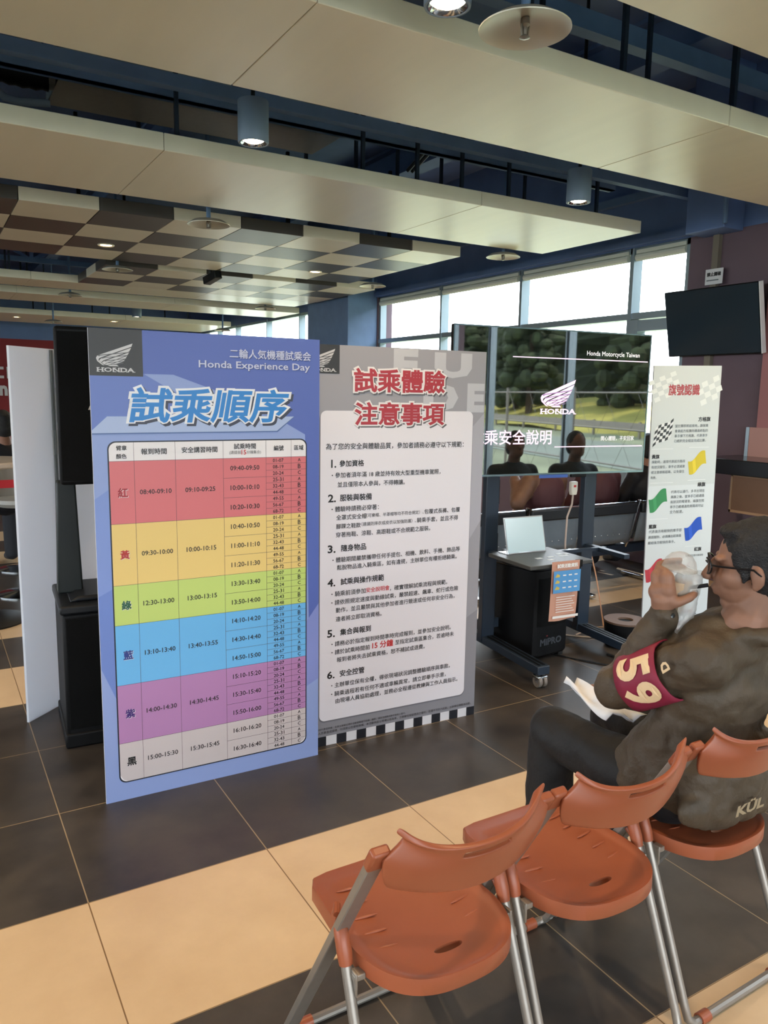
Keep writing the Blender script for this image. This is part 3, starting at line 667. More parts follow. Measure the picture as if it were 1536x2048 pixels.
for t, u0, u1, v in (('方格旗', .309, .403, 1.453), ('黃旗', -.025, .033, 1.214), ('綠旗', .343, .403, 1.019), ('藍旗', -.011, .047, .750), ('紅旗', .356, .412, .577)):
    a = cv(u0, v); P.text(t, a[0], a[0]+u1-u0, v, blk, 5, bold=.035)
gi = I('grey_ink', 110, 118, 122)
def para(lines, u, v, wd, dy):
    for k, (s, f) in enumerate(lines): a = cv(u, v-dy*k); P.text(s, a[0], a[0]+wd*f, a[1], gi, 5, bold=.01)
para([('當比賽即將結束時，旗號員', 1), ('會拿起方格旗向通過終點的', 1), ('車手揮下方格旗，代表車手', 1), ('已經跑完全程並完成比賽。', .96)], .136, 1.411, .254, .0325)
para([('揮動時，通常代表前方路段', 1), ('有狀況發生，車手必須減速', 1), ('或注意即將超車，以免發生', 1), ('危險。', .17)], -.022, 1.179, .254, .034)
para([('代表可以通行，多半出現在', 1), ('黃旗之後，當車手已經通過', 1), ('有狀況的彎道後，綠旗告知', 1), ('車手已經通過危險路段可以', 1), ('全力加速。', .4)], .141, .976, .261, .0335)
para([('代表後方有較快的車手即', 1), ('將超越你，必須讓出超車路', 1), ('線給後方較快的車手。', .82)], -.008, .716, .253, .038)
para([('比賽發生意外事故時', 1)], .29, .535, .14, .03)
def flag(cx, cy, c, ly=5):
    w, h = .128, .165; pts = []
    for k in range(13): a = k/12; pts.append((cx-.064+w*a, cy-.052+h*.42*a-.014*math.sin(a*2*PI)-.02))
    for k in range(13): a = 1-k/12; pts.append((cx-.078+w*a, cy+.036+h*.42*a-.014*math.sin(a*2*PI)-.02))
    P.poly(pts, c, ly)
    P.poly([pts[3], pts[4], pts[5], pts[20], pts[21], pts[22]], mat('print_sheen_'+c.name, tuple(min(1, x*1.25+.01) for x in c.node_tree.nodes['Principled BSDF'].inputs[0].default_value[:3]), .42), ly+1)
a = cv(.048, 1.37); chk(a[0], a[1], .135, .155, 6, I('flag_black', 50, 54, 56), I('flag_white', 222, 226, 226), 5, -.2, .05)
for u, v, c in ((.333, 1.16, I('flag_yellow', 206, 186, 40)), (.052, .916, I('flag_green', 58, 140, 88)), (.343, .712, I('flag_blue', 32, 84, 190)), (.060, .443, I('flag_red', 186, 62, 74))):
    a = cv(u, v); flag(a[0], a[1], c)
for u0, u1, v in ((-.029, .132, 1.263), (.255, .409, 1.267), (-.023, .150, 1.040), (.262, .400, 1.050), (-.009, .131, .799), (.28, .41, .60)):
    a = cv(u0, v); P.rect(a[0], v-.0015, a[0]+u1-u0, v+.0015, I('rule_white', 236, 240, 240), 5)
a = cv(.245, .1)
for d, c, ly, o_ in ((0, I('park_navy', 30, 44, 60), 5, .10), (0, I('park_white', 226, 230, 232), 8, 0)): P.text('PARK', a[0]-.01, a[0]+.163, .098, c, ly, h=.044, shear=.25, outline=o_, bold=0 if o_ else .05)
P.text('賽車場', a[0]-.03, a[0]+.09, .062, I('park_plum', 110, 50, 80), 5, bold=.03)
P.poly([(.31, .135), (.40, .135), (.385, .165), (.37, .15), (.35, .16)], I('park_plum', 110, 50, 80), 5)
for k in range(5): P.rect(.02+.11*k, .0, .075+.11*k, .03, I('check_red', 186, 50, 66), 4)
P.build('flag_guide_print', b3, .005)

# ------------------------------------------------------------------ white partition screens at the left
pt = thing('partition_screen', 'white free-standing partition screen left of the blue board', 'partition', (.353, 3.925, 0), math.radians(43.0))
m = MB(); m.box(0, -.006, 0, .30, .006, 1.79); m.build('panel', M_trans, pt, smooth=0)
m = MB()
for x in (.262, .276): m.box(x, -.012, .0, x+.008, .012, 1.785)
m.build('edge_profile', mat('grey_aluminium_profile', rgb(140, 146, 150), .4, metal=.4), pt, smooth=0)
m = MB(); m.box(.255, -.009, 1.28, .30, -.0075, 1.40); m.build('tape', mat('clear_tape', rgb(226, 228, 232), .25), pt, smooth=0)
pt2 = thing('partition_screen', 'white partition screen behind the speaker stand', 'partition', (.585, 4.13, 0), math.radians(-6))
m = MB(); m.box(0, -.006, 0, .95, .006, 1.79); m.build('panel', M_trans, pt2, smooth=0)
m = MB()
for x in (.0, .94): m.box(x, -.010, 0, x+.012, .010, 1.79)
m.build('edge_profile', mat('grey_aluminium_profile', rgb(140, 146, 150), .4), pt2, smooth=0)

# ------------------------------------------------------------------ loudspeaker on its subwoofer
sub = thing('subwoofer', 'black subwoofer cabinet on the floor behind the blue board', 'subwoofer', (.695, 3.74, 0), math.radians(-4))
m = MB(); m.box(-.205, -.22, .03, .205, .22, .62); m.build('cabinet', M_black, sub, bevel=.012)
m = MB(); m.box(-.213, -.228, .0, .213, .228, .07); m.build('plinth', M_black, sub, bevel=.01)
m = MB(); m.box(-.215, -.232, .62, .215, .232, .66); m.prism([(-.17, .66), (.17, .66), (.13, .685), (-.13, .685)], -.17, .17, 'y'); m.build('top_cap', M_blackm, sub, bevel=.01)
m = MB(); m.box(-.19, -.226, .09, .19, -.219, .60); m.build('grille', mat('speaker_grille', rgb(10, 11, 12), .8, spec=.15, bump=.5, bscale=500), sub, smooth=0)
for x in (-.15, .15):
    m = MB(); m.prism([(x-.055, .67), (x+.055, .67), (x+.04, 1.188), (x-.04, 1.188)], -.035, .045, 'y'); m.build('stand_arm', mat('satin_black', rgb(26, 32, 33), .45, spec=.3), sub, bevel=.008)
spk = thing('loudspeaker', 'tall black loudspeaker on stand arms above the blue board corner', 'loudspeaker', (.695, 3.70, 1.19), math.radians(-4))
m = MB(); m.prism([(-.19, -.17), (.19, -.17), (.165, .19), (-.165, .19)], 0, .672, 'z'); m.build('cabinet', M_black, spk, bevel=.015)
m = MB(); m.grid([[V(-.178+.356*k/12, -.172-.012*math.sin(PI*k/12), z) for k in range(13)] for z in (.02, .65)]); m.build('front_grille', mat('speaker_grille', rgb(10, 11, 12), .8, spec=.15, bump=.5, bscale=500), spk)
P = Print(); P.text('BOSE', -.066, .045, .335, I('badge_silver', 170, 160, 150), 1, h=.024, shear=.3, bold=.05); P.build('badge', spk, .182)
m = MB(); m.box(-.165, .19, .25, -.12, .21, .42); m.build('side_handle', M_blackm, spk, bevel=.006)

# ------------------------------------------------------------------ big screen on its rolling stand
tv = thing('television', 'large black television showing a dark slide with a pink wing logo', 'television', (2.593, 3.62, 1.131), math.radians(-7))
W, H = 1.490, .910; TS = .954
m = MB(); m.box(0, 0, 0, W, .035, H); m.box(.25, .035, .12, W-.25, .07, .7); m.build('back_shell', M_black, tv, bevel=.006)
m = MB()
for a in ((0, -.004, 0, W, 0, .012), (0, -.004, H-.008, W, 0, H), (0, -.004, 0, .008, 0, H), (W-.008, -.004, 0, W, 0, H)): m.box(*a)
m.build('bezel', mat('steel_bezel', rgb(120, 140, 150), .25, metal=.7), tv, smooth=0)
scr = mat('dark_glass_screen', rgb(20, 24, 24), .02, spec=1.0, ior=1.85)
m = MB(); m.box(.008, -.002, .012, W-.008, 0, H-.008); m.build('screen', scr, tv, smooth=0)
pk = mat('lit_pink_pixels', rgb(236, 206, 232), .5, emit=.75); pk2 = mat('lit_mauve_pixels', rgb(150, 120, 160), .5, emit=.6); wh = mat('lit_white_pixels', rgb(226, 222, 226), .5, emit=.6)
P = Print(); z0 = 1.108
P.text('Honda Motorcycle Taiwan', .969, 1.398, 1.877-z0, wh, 1, h=.038, bold=.01)
P.rect(.414, 1.838-z0, 1.469, 1.844-z0, pk, 1); P.rect(.753, 1.283-z0, 1.466, 1.289-z0, pk, 1)
P.text('試乘安全說明', .135, .727, 1.349-z0, pk, 1, h=.094, bold=.012, res=3); P.text('開心體驗，平安回家', 1.119, 1.393, 1.338-z0, wh, 1, h=.032)
P.build('slide_lettering', tv, .002)
P = Print(); logo(P, .630, 1.494-z0, .276, pk, 1, pk2, k=1.02); P.build('slide_logo', tv, .002)
P = Print(); P.rect(.646, -.020, .867, .0, I('sticker_blue', 58, 92, 170), 1); P.build('sticker', tv, .004)
m = MB(); m.box(.646, -.004, -.020, .867, -.002, .004); m.build('sticker_tab', I('sticker_blue', 58, 92, 170), tv, smooth=0)
m = MB(); m.box(.90, .0, -.022, 1.02, .02, 0); m.build('sensor_bar', M_black, tv, bevel=.004)

tv.scale = (TS, TS, TS)

st = thing('tv_stand', 'black rolling stand of square steel posts under the television', 'tv stand', (2.593, 3.62, 0), math.radians(-7))
for x, lab in ((.344, None), (1.071, None)):
    m = MB(); m.box(x-.045, .075, .09, x+.045, .125, 1.75); m.build('post', M_bluedark, st, bevel=.004)
    for z in (.62, .95): m = MB(); m.box(x+.044, .09, z, x+.056, .115, z+.15); m.build('bracket', M_blackm, st, smooth=0)
    m = MB(); m.box(x-.04, -.52, .08, x+.04, .50, .13); m.build('foot_rail', M_bluedark, st, bevel=.004)
    m = MB(); m.box(x-.022, -.5, .130, x-.008, .05, .133); m.box(x+.008, -.5, .130, x+.022, .05, .133); m.build('foot_groove', M_black, st, smooth=0)
    for y in (-.47, .45):
        c = MB()
        for s in (-.016, .016): c.lathe([(.018, -.010), (.034, -.010), (.036, -.006), (.036, .006), (.034, .010), (.018, .010), (.018, -.010)], 20, (x+s, y-.02, .037), 'x', cap=False)
        cs = c.build('caster', mat('caster_wheel', rgb(120, 112, 104), .4), st)
        c = MB(); c.box(x-.032, y-.045, .052, x+.032, y+.015, .07); c.tube([(x, y, .06), (x, y, .085)], .012, 10); c.build('fork', M_chrome, cs, bevel=.004)
for z in (.16, 1.22, 1.55): m = MB(); m.box(.30, .126, z, 1.115, .15, z+.06); m.build('cross_bar', M_bluedark, st, smooth=0)
sh = M_bluedark
for x in (.344, 1.071): m = MB(); m.box(x-.02, -.30, .64, x+.02, .08, .666); m.build('shelf_arm', M_bluedark, st, smooth=0)
m = MB(); m.box(.30, -.06, .645, 1.115, -.03, .665); m.build('shelf_rail', M_bluedark, st, smooth=0)

tray = thing('equipment_tray', 'dark flat tray above the portable amplifier, with torn tape on it', 'tray', (3.03, 3.31, .667), math.radians(-1))
m = MB(); m.prism([(-.24, -.20), (.22, -.20), (.235, .20), (-.22, .20)], 0, .022); m.build('tray_top', mat('grey_brown_laminate', rgb(64, 66, 66), .45), tray, bevel=.004)
P = MB()
for x, y, w_, d_ in ((-.07, -.06, .045, .03), (-.03, -.12, .04, .03), (.02, -.05, .05, .02), (.10, -.06, .07, .022), (.13, -.01, .04, .03), (.17, -.03, .035, .03)): P.box(x, y, .0222, x+w_, y+d_, .0228)
P.build('torn_tape', mat('white_tape', rgb(190, 200, 206), .5), tray, smooth=0)
for x in (-.06, .10): m = MB(); m.box(x, -.206, -.01, x+.035, -.185, .03); m.build('clip', M_black, tray, smooth=0)

pa = thing('portable_amplifier', 'black wheeled portable amplifier standing under the tray', 'amplifier', (3.235, 3.59, 0), math.radians(5))
prof = [(-.17, .17), (-.17, -.12), (-.15, -.16), (-.11, -.18), (.11, -.18), (.15, -.16), (.17, -.12), (.17, .17)]; pa.scale = (1, 1, .93)
m = MB(); m.prism(prof, .03, .62); m.build('cabinet', M_black, pa, bevel=.015)
m = MB(); m.prism([(x*1.05, y*1.05) for x, y in prof], .61, .655); m.box(-.14, -.02, .655, .14, .15, .70); m.build('top_cap', M_blackm, pa, bevel=.01)
m = MB(); m.prism([(-.13, -.170), (-.105, -.186), (.105, -.186), (.13, -.170), (.12, -.15), (-.12, -.15)], .24, .56); m.build('grille', mat('speaker_grille', rgb(10, 11, 12), .8, spec=.15, bump=.5, bscale=500), pa)
m = MB(); m.tube([(-.12, -.12, .675), (-.12, -.17, .668), (.12, -.17, .668), (.12, -.12, .675)], .012, 8); m.build('carry_handle', M_blackm, pa)
for s in (-.15, .15): m = MB(); m.lathe([(.001, -.02), (.05, -.02), (.05, .02), (.001, .02)], 20, (s, .13, .05), 'x'); m.build('wheel', M_rubber, pa)
m = MB(); m.box(-.14, -.15, 0, -.10, -.11, .04); m.box(.10, -.15, 0, .14, -.11, .04); m.build('foot', M_rubber, pa, smooth=0)
P = Print(); P.text('MiPRO', -.105, .085, .13, I('badge_grey', 58, 62, 68), 1, h=.048, bold=.05); P.rect(-.052, .166, -.040, .174, I('badge_red', 110, 40, 44), 1); P.build('badge', pa, .1812)

fl = thing('clipped_flyer', 'orange and blue printed flyer clipped to the front of the tray', 'flyer', (3.024, 3.094, .37), math.radians(-4))
rows_ = []
for k in range(9): t = k/8; rows_.append([V(-.098-.006*(1-t)**2+.196*i/6, -.012*(1-t)*math.sin(i*.9)-.004, .335*t) for i in range(7)])
m = MB(); m.grid(rows_); m.build('sheet', mat('flyer_orange', rgb(196, 148, 128), .4), fl)
P = Print(); w_ = mat('flyer_white', rgb(226, 226, 224), .4)
P.rect(-.094, .16, .094, .285, I('flyer_blue', 84, 150, 206), 1); P.text('試乘活動資訊', -.072, .072, .312, w_, 1, bold=.05)
for k in range(3):
    for j in range(3): P.rect(-.03+.04*j, .185+.035*k, -.008+.04*j, .192+.035*k, w_, 2)
    P.poly([(-.085, .18+.035*k), (-.055, .18+.035*k), (-.05, .19+.035*k), (-.07, .2+.035*k)], I('flyer_yellow', 200, 180, 90), 2)
for k in range(7): P.rect(-.07, .05+.014*k, .06-.01*(k % 3), .054+.014*k, w_, 1)
P.rect(-.09, .016, .09, .030, w_, 1)
P.build('flyer_print', fl, .018, .0006)

ps = thing('acrylic_sign', 'small clear sign holder with a pale sheet standing on the tray', 'sign holder', (3.026, 3.42, .690), math.radians(-2))
R = Matrix.Rotation(math.radians(-14), 4, 'X')
m = MB(); m.box(-.145, -.003, 0, .145, .003, .215, R); m.build('acrylic_panel', mat('clear_acrylic', (.9, .95, 1), .03, trans=.6, ior=1.45, spec=.8), ps, smooth=0)
m = MB(); m.box(-.138, -.0052, .006, .138, -.0034, .208, R); m.build('sheet', mat('pale_glossy_sheet', rgb(190, 214, 222), .12, spec=.8), ps, smooth=0)
m = MB(); m.box(-.145, 0, 0, .145, .085, .003); m.build('base', mat('clear_acrylic', (.9, .95, 1), .03), ps, smooth=0)
ad = thing('power_adapter', 'white plug adapter with a dangling lead under the television', 'power adapter', (3.525, 3.575, .99))
m = MB(); m.prism([(-.02, .0), (.02, .0), (.026, .03), (.026, .085), (-.026, .085), (-.026, .03)], -.014, .014, 'y'); m.build('body', mat('ivory_plastic', rgb(206, 200, 188), .4), ad, bevel=.005)
m = MB(); m.box(-.010, -.0155, .05, .010, -.0135, .064); m.build('red_mark', mat('red_label', rgb(180, 40, 44), .5), ad, smooth=0)
m = MB(); m.tube([(0, 0, .0), (-.005, 0, -.06), (-.03, .01, -.14), (-.035, .01, -.3), (-.025, .01, -.52), (-.02, .02, -.9), (.0, .06, -.975)], .006, 8); m.build('lead', mat('pinkish_lead', rgb(176, 160, 150), .5), ad)
for k, (pts, c, lab) in enumerate([([(3.66, 3.74, .006), (3.80, 3.60, .006), (4.0, 3.62, .006), (4.15, 3.70, .006), (4.35, 3.60, .006)], rgb(190, 170, 150), 'pale cable lying on the floor right of the rolling stand'),
        ([(3.70, 3.66, .019), (3.95, 3.72, .019), (4.1, 3.64, .019), (4.28, 3.74, .019)], rgb(176, 156, 140), 'second pale cable looping on the floor right of the rolling stand'),
        ([(4.05, 3.74, .008), (4.22, 4.0, .3), (4.40, 4.30, .55)], rgb(206, 160, 130), 'thin pinkish cable rising from the floor to the bench'),
        ([(3.2, 3.72, .006), (3.45, 3.2, .006), (3.6, 3.05, .006), (3.62, 3.3, .006)], rgb(26, 26, 28), 'black cable curling on the floor behind the amplifier')]):
    m = MB(); q = []
    for i in range(len(pts)-1):
        for j in range(6):
            t = j/6; p0, p1, p2, p3 = (V(*pts[max(0, min(len(pts)-1, i+o))]) for o in (-1, 0, 1, 2))
            q.append(.5*((2*p1)+(-p0+p2)*t+(2*p0-5*p1+4*p2-p3)*t*t+(-p0+3*p1-3*p2+p3)*t**3))
    q.append(V(*pts[-1])); m.tube(q, .005, 8); tag(m.build('cable', mat('cable_%d' % k, c, .5)), lab, 'cable')
bn = thing('waste_bin', 'black round bin with a hole in its brown lid, behind the seated man', 'bin', (3.88, 3.40, 0))
m = MB(); m.lathe([(.11, 0), (.125, .01), (.135, .16), (.001, .16)], 28); m.build('drum', M_black, bn)
m = MB(); m.lathe([(.05, .160), (.137, .160), (.137, .172), (.05, .172), (.045, .15)], 28, cap=False); m.build('lid', mat('brown_lid', rgb(96, 74, 58), .5), bn)

# wall television, counter and boards at the right edge
wt_ = thing('wall_television', 'black television hung tilted on the plum wall, top right', 'television', (5.925, 4.41, 1.985), rot=(0, math.radians(-12), 0))
m = MB(); m.box(-.025, -.46, 0, .02, .46, .57); m.build('back_shell', M_black, wt_, bevel=.005)
m = MB(); m.box(-.030, -.452, .012, -.026, .452, .562); m.build('screen', mat('smoky_screen', rgb(40, 52, 62), .12, spec=.6), wt_, smooth=0)
m = MB(); m.box(-.031, -.468, 0, .02, -.461, .57); m.build('edge_highlight', mat('edge_highlight_white', rgb(226, 230, 232), .2), wt_, smooth=0)  # white strip: the bright highlight on the set's near edge, put in as colour
m = MB(); m.box(.02, -.15, .1, .085, .15, .4); m.build('wall_mount', M_blackm, wt_, smooth=0)
sg = thing('notice_card', 'small white notice card above the wall television', 'notice', (5.945, 4.49, 2.585))
m = MB(); m.box(-.004, -.085, 0, .004, .085, .13); m.build('card', M_white, sg, smooth=0)
P = Print(); P.text('禁止觸碰', -.07, .07, .085, blk, 1, bold=.06); P.rect(-.07, .03, .05, .04, gi, 1); P.build('card_print', sg, 0, xf=lambda x, y, z: (-.0045-z, -x, y))
tk = MB(); tk.box(5.955, 4.475, .0, 6.0, 4.535, 3.0); tag(tk.build('cable_trunking', mat('grey_trunking', rgb(120, 112, 100), .5), smooth=0), 'vertical grey cable trunking on the plum wall behind the television', 'trunking')
ct = thing('wall_counter', 'brown boxed counter with a black top against the plum wall', 'counter', (5.66, 3.7, 0))
m = MB(); m.box(0, -1.2, .70, .33, .26, 1.02); m.build('box_front', mat('brown_laminate', rgb(128, 92, 66), .5, noise=.08, nscale=5), ct, bevel=.006)
m = MB(); m.box(-.006, -1.21, .695, .01, -1.19, 1.0); m.box(-.006, -1.2, .99, .0, .262, 1.025); m.box(-.006, -1.2, .695, .0, .262, .715); m.box(-.006, .245, .695, .0, .262, 1.02); m.build('edge_strip', mat('pale_edging', rgb(160, 128, 98), .5), ct, smooth=0)
m = MB(); m.box(.10, -1.15, 0, .33, .2, .70); m.build('plinth', M_wall, ct, smooth=0)
m = MB(); m.box(-.22, -1.25, 1.02, .335, .45, 1.14); m.build('black_top', mat('gloss_black_top', rgb(20, 24, 30), .15), ct, bevel=.008)
pp = thing('pink_panel', 'dusty pink panel with a metal edge at the right border', 'panel', (5.96, 3.9, 1.14))
m = MB(); m.box(0, -1.2, 0, .03, .08, 1.5); m.build('board', M_pink, pp, smooth=0)
m = MB(); m.box(-.03, -1.2, 0, -.002, .12, .24); m.build('lower_board', mat('pale_pink_board', rgb(184, 140, 132), .5), pp, smooth=0)
m = MB(); m.box(-.034, .12, 0, -.0, .15, .24); m.build('metal_edge', M_alu, pp, smooth=0)

# ------------------------------------------------------------------ orange folding chairs
def make_chair():
    t = thing('folding_chair', 'orange plastic folding chair nearest the camera, empty, in the lower middle', 'chair', (.893, 1.335, 0), group=None)
    # seat: rings from the finger hole out to the rim
    N = 64; hc = V(0, -.135)
    def outline(a):
        d = V(math.cos(a), math.sin(a)); best = 9
        w0 = .188
        for x, y in (): pass
        # superellipse, blunter in front
        lo, hi = 0., .6
        for _ in range(40):
            m_ = (lo+hi)/2; p = hc+d*m_; n_ = 2.6 if p.y < -.03 else 10
            w_ = w0-.020*max(0, (p.y+.05)/.27); q = abs(p.x/w_)**n_+abs((p.y-0)/.230)**n_
            if p.y < -.03: q = abs(p.x/w_)**2.7+abs(p.y/.215)**2.7 if True else q
            lo, hi = (m_, hi) if q < 1 else (lo, m_)
        return hc+d*lo
    rows = []
    an = [2*PI*k/N for k in range(N)]
    hole = [hc+V(.036*math.copysign(abs(math.cos(a))**.8, math.cos(a)), .011*math.sin(a)) for a in an]; outp = [outline(a) for a in an]
    def zz(p, tt):
        rim = max(0, (tt-.80)/.2); dish = -.014*math.exp(-((p.x/.13)**2+((p.y+.02)/.15)**2)); edge_ = -.010 if .80 < tt < 1 else 0
        return .450+dish+.004*min(1, rim*2)+(-.012 if p.y > .17 else 0)*min(1, (p.y-.17)/.04 if p.y > .17 else 0)
    rows.append([V(p.x, p.y, .417) for p in hole])
    for tt in (0, .04, .2, .4, .6, .76, .82, .86, .95, .99): rows.append([V(*(hole[i].lerp(outp[i], tt)), zz(hole[i].lerp(outp[i], tt), tt)) for i in range(N)])
    rows.append([V(*outp[i], zz(outp[i], 1)-.006) for i in range(N)]); rows.append([V(*outp[i], zz(outp[i], 1)-.036) for i in range(N)])
    rows.append([V(*(hole[i].lerp(outp[i], .97)), zz(outp[i], 1)-.038) for i in range(N)]); rows.append([V(*(hole[i].lerp(outp[i], .95)), .424) for i in range(N)]); rows.append([V(p.x, p.y, .417) for p in hole])
    m = MB(); m.grid(rows, True)
    for sx in (-1, 1):
        for k, y in enumerate((-.07, -.02, .03, .08, .13)): m.ell((sx*(.118-.004*k), y, .4425+.002*k), (.030, .0035, .0035), Matrix.Rotation(sx*.12, 3, 'Z'), 10, 6)
    m.build('seat', M_orange, t, smooth=50, weld=False)
    # curved backrest with a hand slot and two horns
    us = [-1, -.9, -.78, -.64, -.5, -.34, -.25, -.12, 0, .12, .25, .34, .5, .64, .78, .9, 1]; vsx = [0, .05, .14, .28, .42, .55, .66, .76, .86, .93, 1]
    xs = [.176, .186, .194, .200, .203, .201, .184, .168, .162, .170, .182]
    m = MB(); pts = []
    for j, v in enumerate(vsx):
        r = []
        for u in us:
            zb = .648+.022*u*u; zt = .756+.012*u*u+.034*abs(u)**5
            z = zb+(zt-zb)*v; y = -.236+.052*u*u-.030*(v-.2)-.012*(v > .9)*0
            r.append(V(u*xs[j], y, z))
        pts.append(r)
    n = len(us); vs = [p for r in pts for p in r]; fs = []
    for j in range(len(vsx)-1):
        for i in range(n-1):
            if j == 7 and 5 <= i <= 10: continue
            fs.append([j*n+i, j*n+i+1, (j+1)*n+i+1, (j+1)*n+i])
    m.add(vs, fs); o = m.build('backrest', M_orange, t, smooth=60)
    sd = o.modifiers.new('thick', 'SOLIDIFY'); sd.thickness = .013; sd.offset = 0
    bv = o.modifiers.new('b', 'BEVEL'); bv.width = .003; bv.segments = 2; bv.limit_method = 'ANGLE'
    ss = o.modifiers.new('sub', 'SUBSURF'); ss.levels = 1; ss.render_levels = 1
    for s in (-1, 1):
        a, b = V(s*.205, -.185, .748), V(s*.205, .235, .045)
        m = MB(); m.bar(a, b, .018, .034, up=(1, 0, 0)); m.tube([b, V(s*.203, .258, .016), V(s*.185, .264, .0125)], .0115, 10); fl_ = m.build('front_leg', M_greym, t, bevel=.005)
        d = (b-a).normalized()
        m = MB(); m.bar(a-d*.012, a+d*.045, .023, .040, up=(1, 0, 0)); m.bar(a+V(-s*.005, .0, -.01), a+V(-s*.04, -.012, -.02), .03, .014); m.build('corner_cap', M_orange, fl_, bevel=.006)
        m = MB(); m.lathe([(.0001, -.004), (.007, -.003), (.007, .003), (.0001, .004)], 12, tuple(a+d*.50+V(s*.011, 0, 0)), 'x'); m.build('rivet', M_chrome, fl_)
        top = V(s*.209, -.052, .470)
        m = MB(); m.tube([top, V(s*.213, -.215, .06), V(s*.211, -.228, .025), V(s*.195, -.235, .0125)], .0115, 12); rl = m.build('rear_leg', M_greym, t)
        m = MB(); m.tube([top+V(0, .022, .045), top+V(0, .012, .03), top+V(0, -.006, -.012), top+V(0, -.013, -.035)], [.009, .0155, .0165, .0145], 12); m.tube([top+V(0, .03, .05), top+V(-s*.012, .052, .055), top+V(-s*.012, .062, .03), top+V(0, .03, .0), top+V(0, .0, -.02)], .0075, 8); m.build('joint_sleeve', M_orange, rl)
        m = MB(); m.bar((s*.180, -.085, .420), (s*.206, -.085, .420), .026, .014); m.bar((s*.202, -.085, .382), (s*.202, -.085, .432), .006, .03); m.build('seat_bracket', M_greym, t, bevel=.002)
    m = MB(); m.tube([(-.188, .264, .0125), (.188, .264, .0125)], .0115, 10); fb = m.build('front_rail', M_greym, t)
    for s in (-1, 1): m = MB(); m.tube([(s*.168, .264, .0132), (s*.130, .264, .0132)], .0158, 12); m.build('foot_sleeve', M_orange, fb)
    m = MB(); m.tube([(-.198, -.235, .0125), (.198, -.235, .0125)], .0115, 10); rb = m.build('rear_rail', M_greym, t)
    for s in (-1, 1): m = MB(); m.tube([(s*.175, -.235, .0132), (s*.140, -.235, .0132)], .0155, 12); m.build('foot_sleeve', M_orange, rb)
    return t
chair = make_chair(); chair['group'] = 'row of orange folding chairs'
for x, y, rz, lab in ((1.345, 1.337, 0, 'empty orange folding chair in the middle, between the front chair and the seated man'), (1.805, 1.345, .02, 'orange folding chair under the seated man at the right edge')):
    c = copy_tree(chair); c.location = (x, y, 0); c.rotation_euler.z = rz; c['label'] = lab

# ------------------------------------------------------------------ the man drinking
SK = mat('skin', rgb(134, 97, 78), .55, noise=.05, nscale=30)
HAIR = mat('black_hair', rgb(24, 24, 26), .6, noise=.4, nscale=120, bump=.6, bscale=260)
def frame(F):
    F = Vector(F).normalized(); Lf = Vector((0,0,1)).cross(F).normalized(); U = F.cross(Lf).normalized(); return F, Lf, U
def ori(F, Lf, U): return Matrix((Lf, F, U)).transposed()    # local x = left, y = forward, z = up

hd = V(1.871, 1.222, 1.168); F, Lf, U = frame((-.56, .83, -.10)); O = ori(F, Lf, U)
P_ = lambda f, l, u: hd+F*f+Lf*l+U*u
neck = V(1.858, 1.222, 1.015); shL, shR = V(1.700, 1.232, .930), V(2.045, 1.335, .945)
elL, wrL = V(1.672, 1.452, .795), V(1.712, 1.372, 1.020)
elR, wrR = V(2.10, 1.50, .73), V(1.97, 1.66, .66)
hipL, hipR, knL, knR, anL, anR = V(1.73, 1.33, .52), V(1.89, 1.35, .52), V(1.675, 1.73, .545), V(2.0, 1.78, .545), V(1.675, 1.745, .10), V(2.02, 1.78, .10)
b = MB()
b.ell(P_(-.012, 0, .022), (.077, .098, .098), O, 24, 16); b.ell(P_(.030, 0, -.045), (.062, .070, .066), O); b.ell(P_(.062, 0, -.098), (.026, .024, .022), O)
b.cap(P_(.092, 0, .018), P_(.116, 0, -.024), .009, .0150); b.ell(P_(.112, .012, -.028), .010); b.ell(P_(.112, -.012, -.028), .010)
b.ell(P_(.094, 0, -.056), (.024, .014, .009), O); b.ell(P_(.090, 0, -.070), (.022, .013, .010), O)
b.ell(P_(.080, .032, .026), (.026, .014, .010), O); b.ell(P_(.080, -.032, .026), (.026, .014, .010), O)
for s in (1, -1):
    b.ell(P_(-.010, s*.079, -.018), (.009, .018, .030), O@Matrix.Rotation(.2*s, 3, 'Z')); b.ell(P_(-.004, s*.076, -.042), (.008, .010, .012), O); b.ell(P_(.045, s*.042, -.025), (.030, .036, .034), O)
b.cap(P_(-.030, 0, -.05), neck+V(0, 0, -.01), .056, .064)
b.ell((1.86, 1.30, .84), (.165, .105, .18)); b.ell((1.83, 1.32, .66), (.155, .115, .16)); b.ell((1.82, 1.33, .53), (.165, .13, .10))
b.cap(shL, shR, .055); b.cap(neck, V(1.86, 1.26, .93), .066, .085)
b.cap(shL, elL, .052, .043); b.cap(elL, wrL, .042, .029); b.cap(shR, elR, .052, .043); b.cap(elR, wrR, .042, .029)
for h_, k_, a_ in ((hipL, knL, anL), (hipR, knR, anR)): b.cap(h_, k_, .085, .062); b.cap(k_, a_, .058, .04); b.cap(a_, a_+V(-.02, .12, -.055), .036, .030)
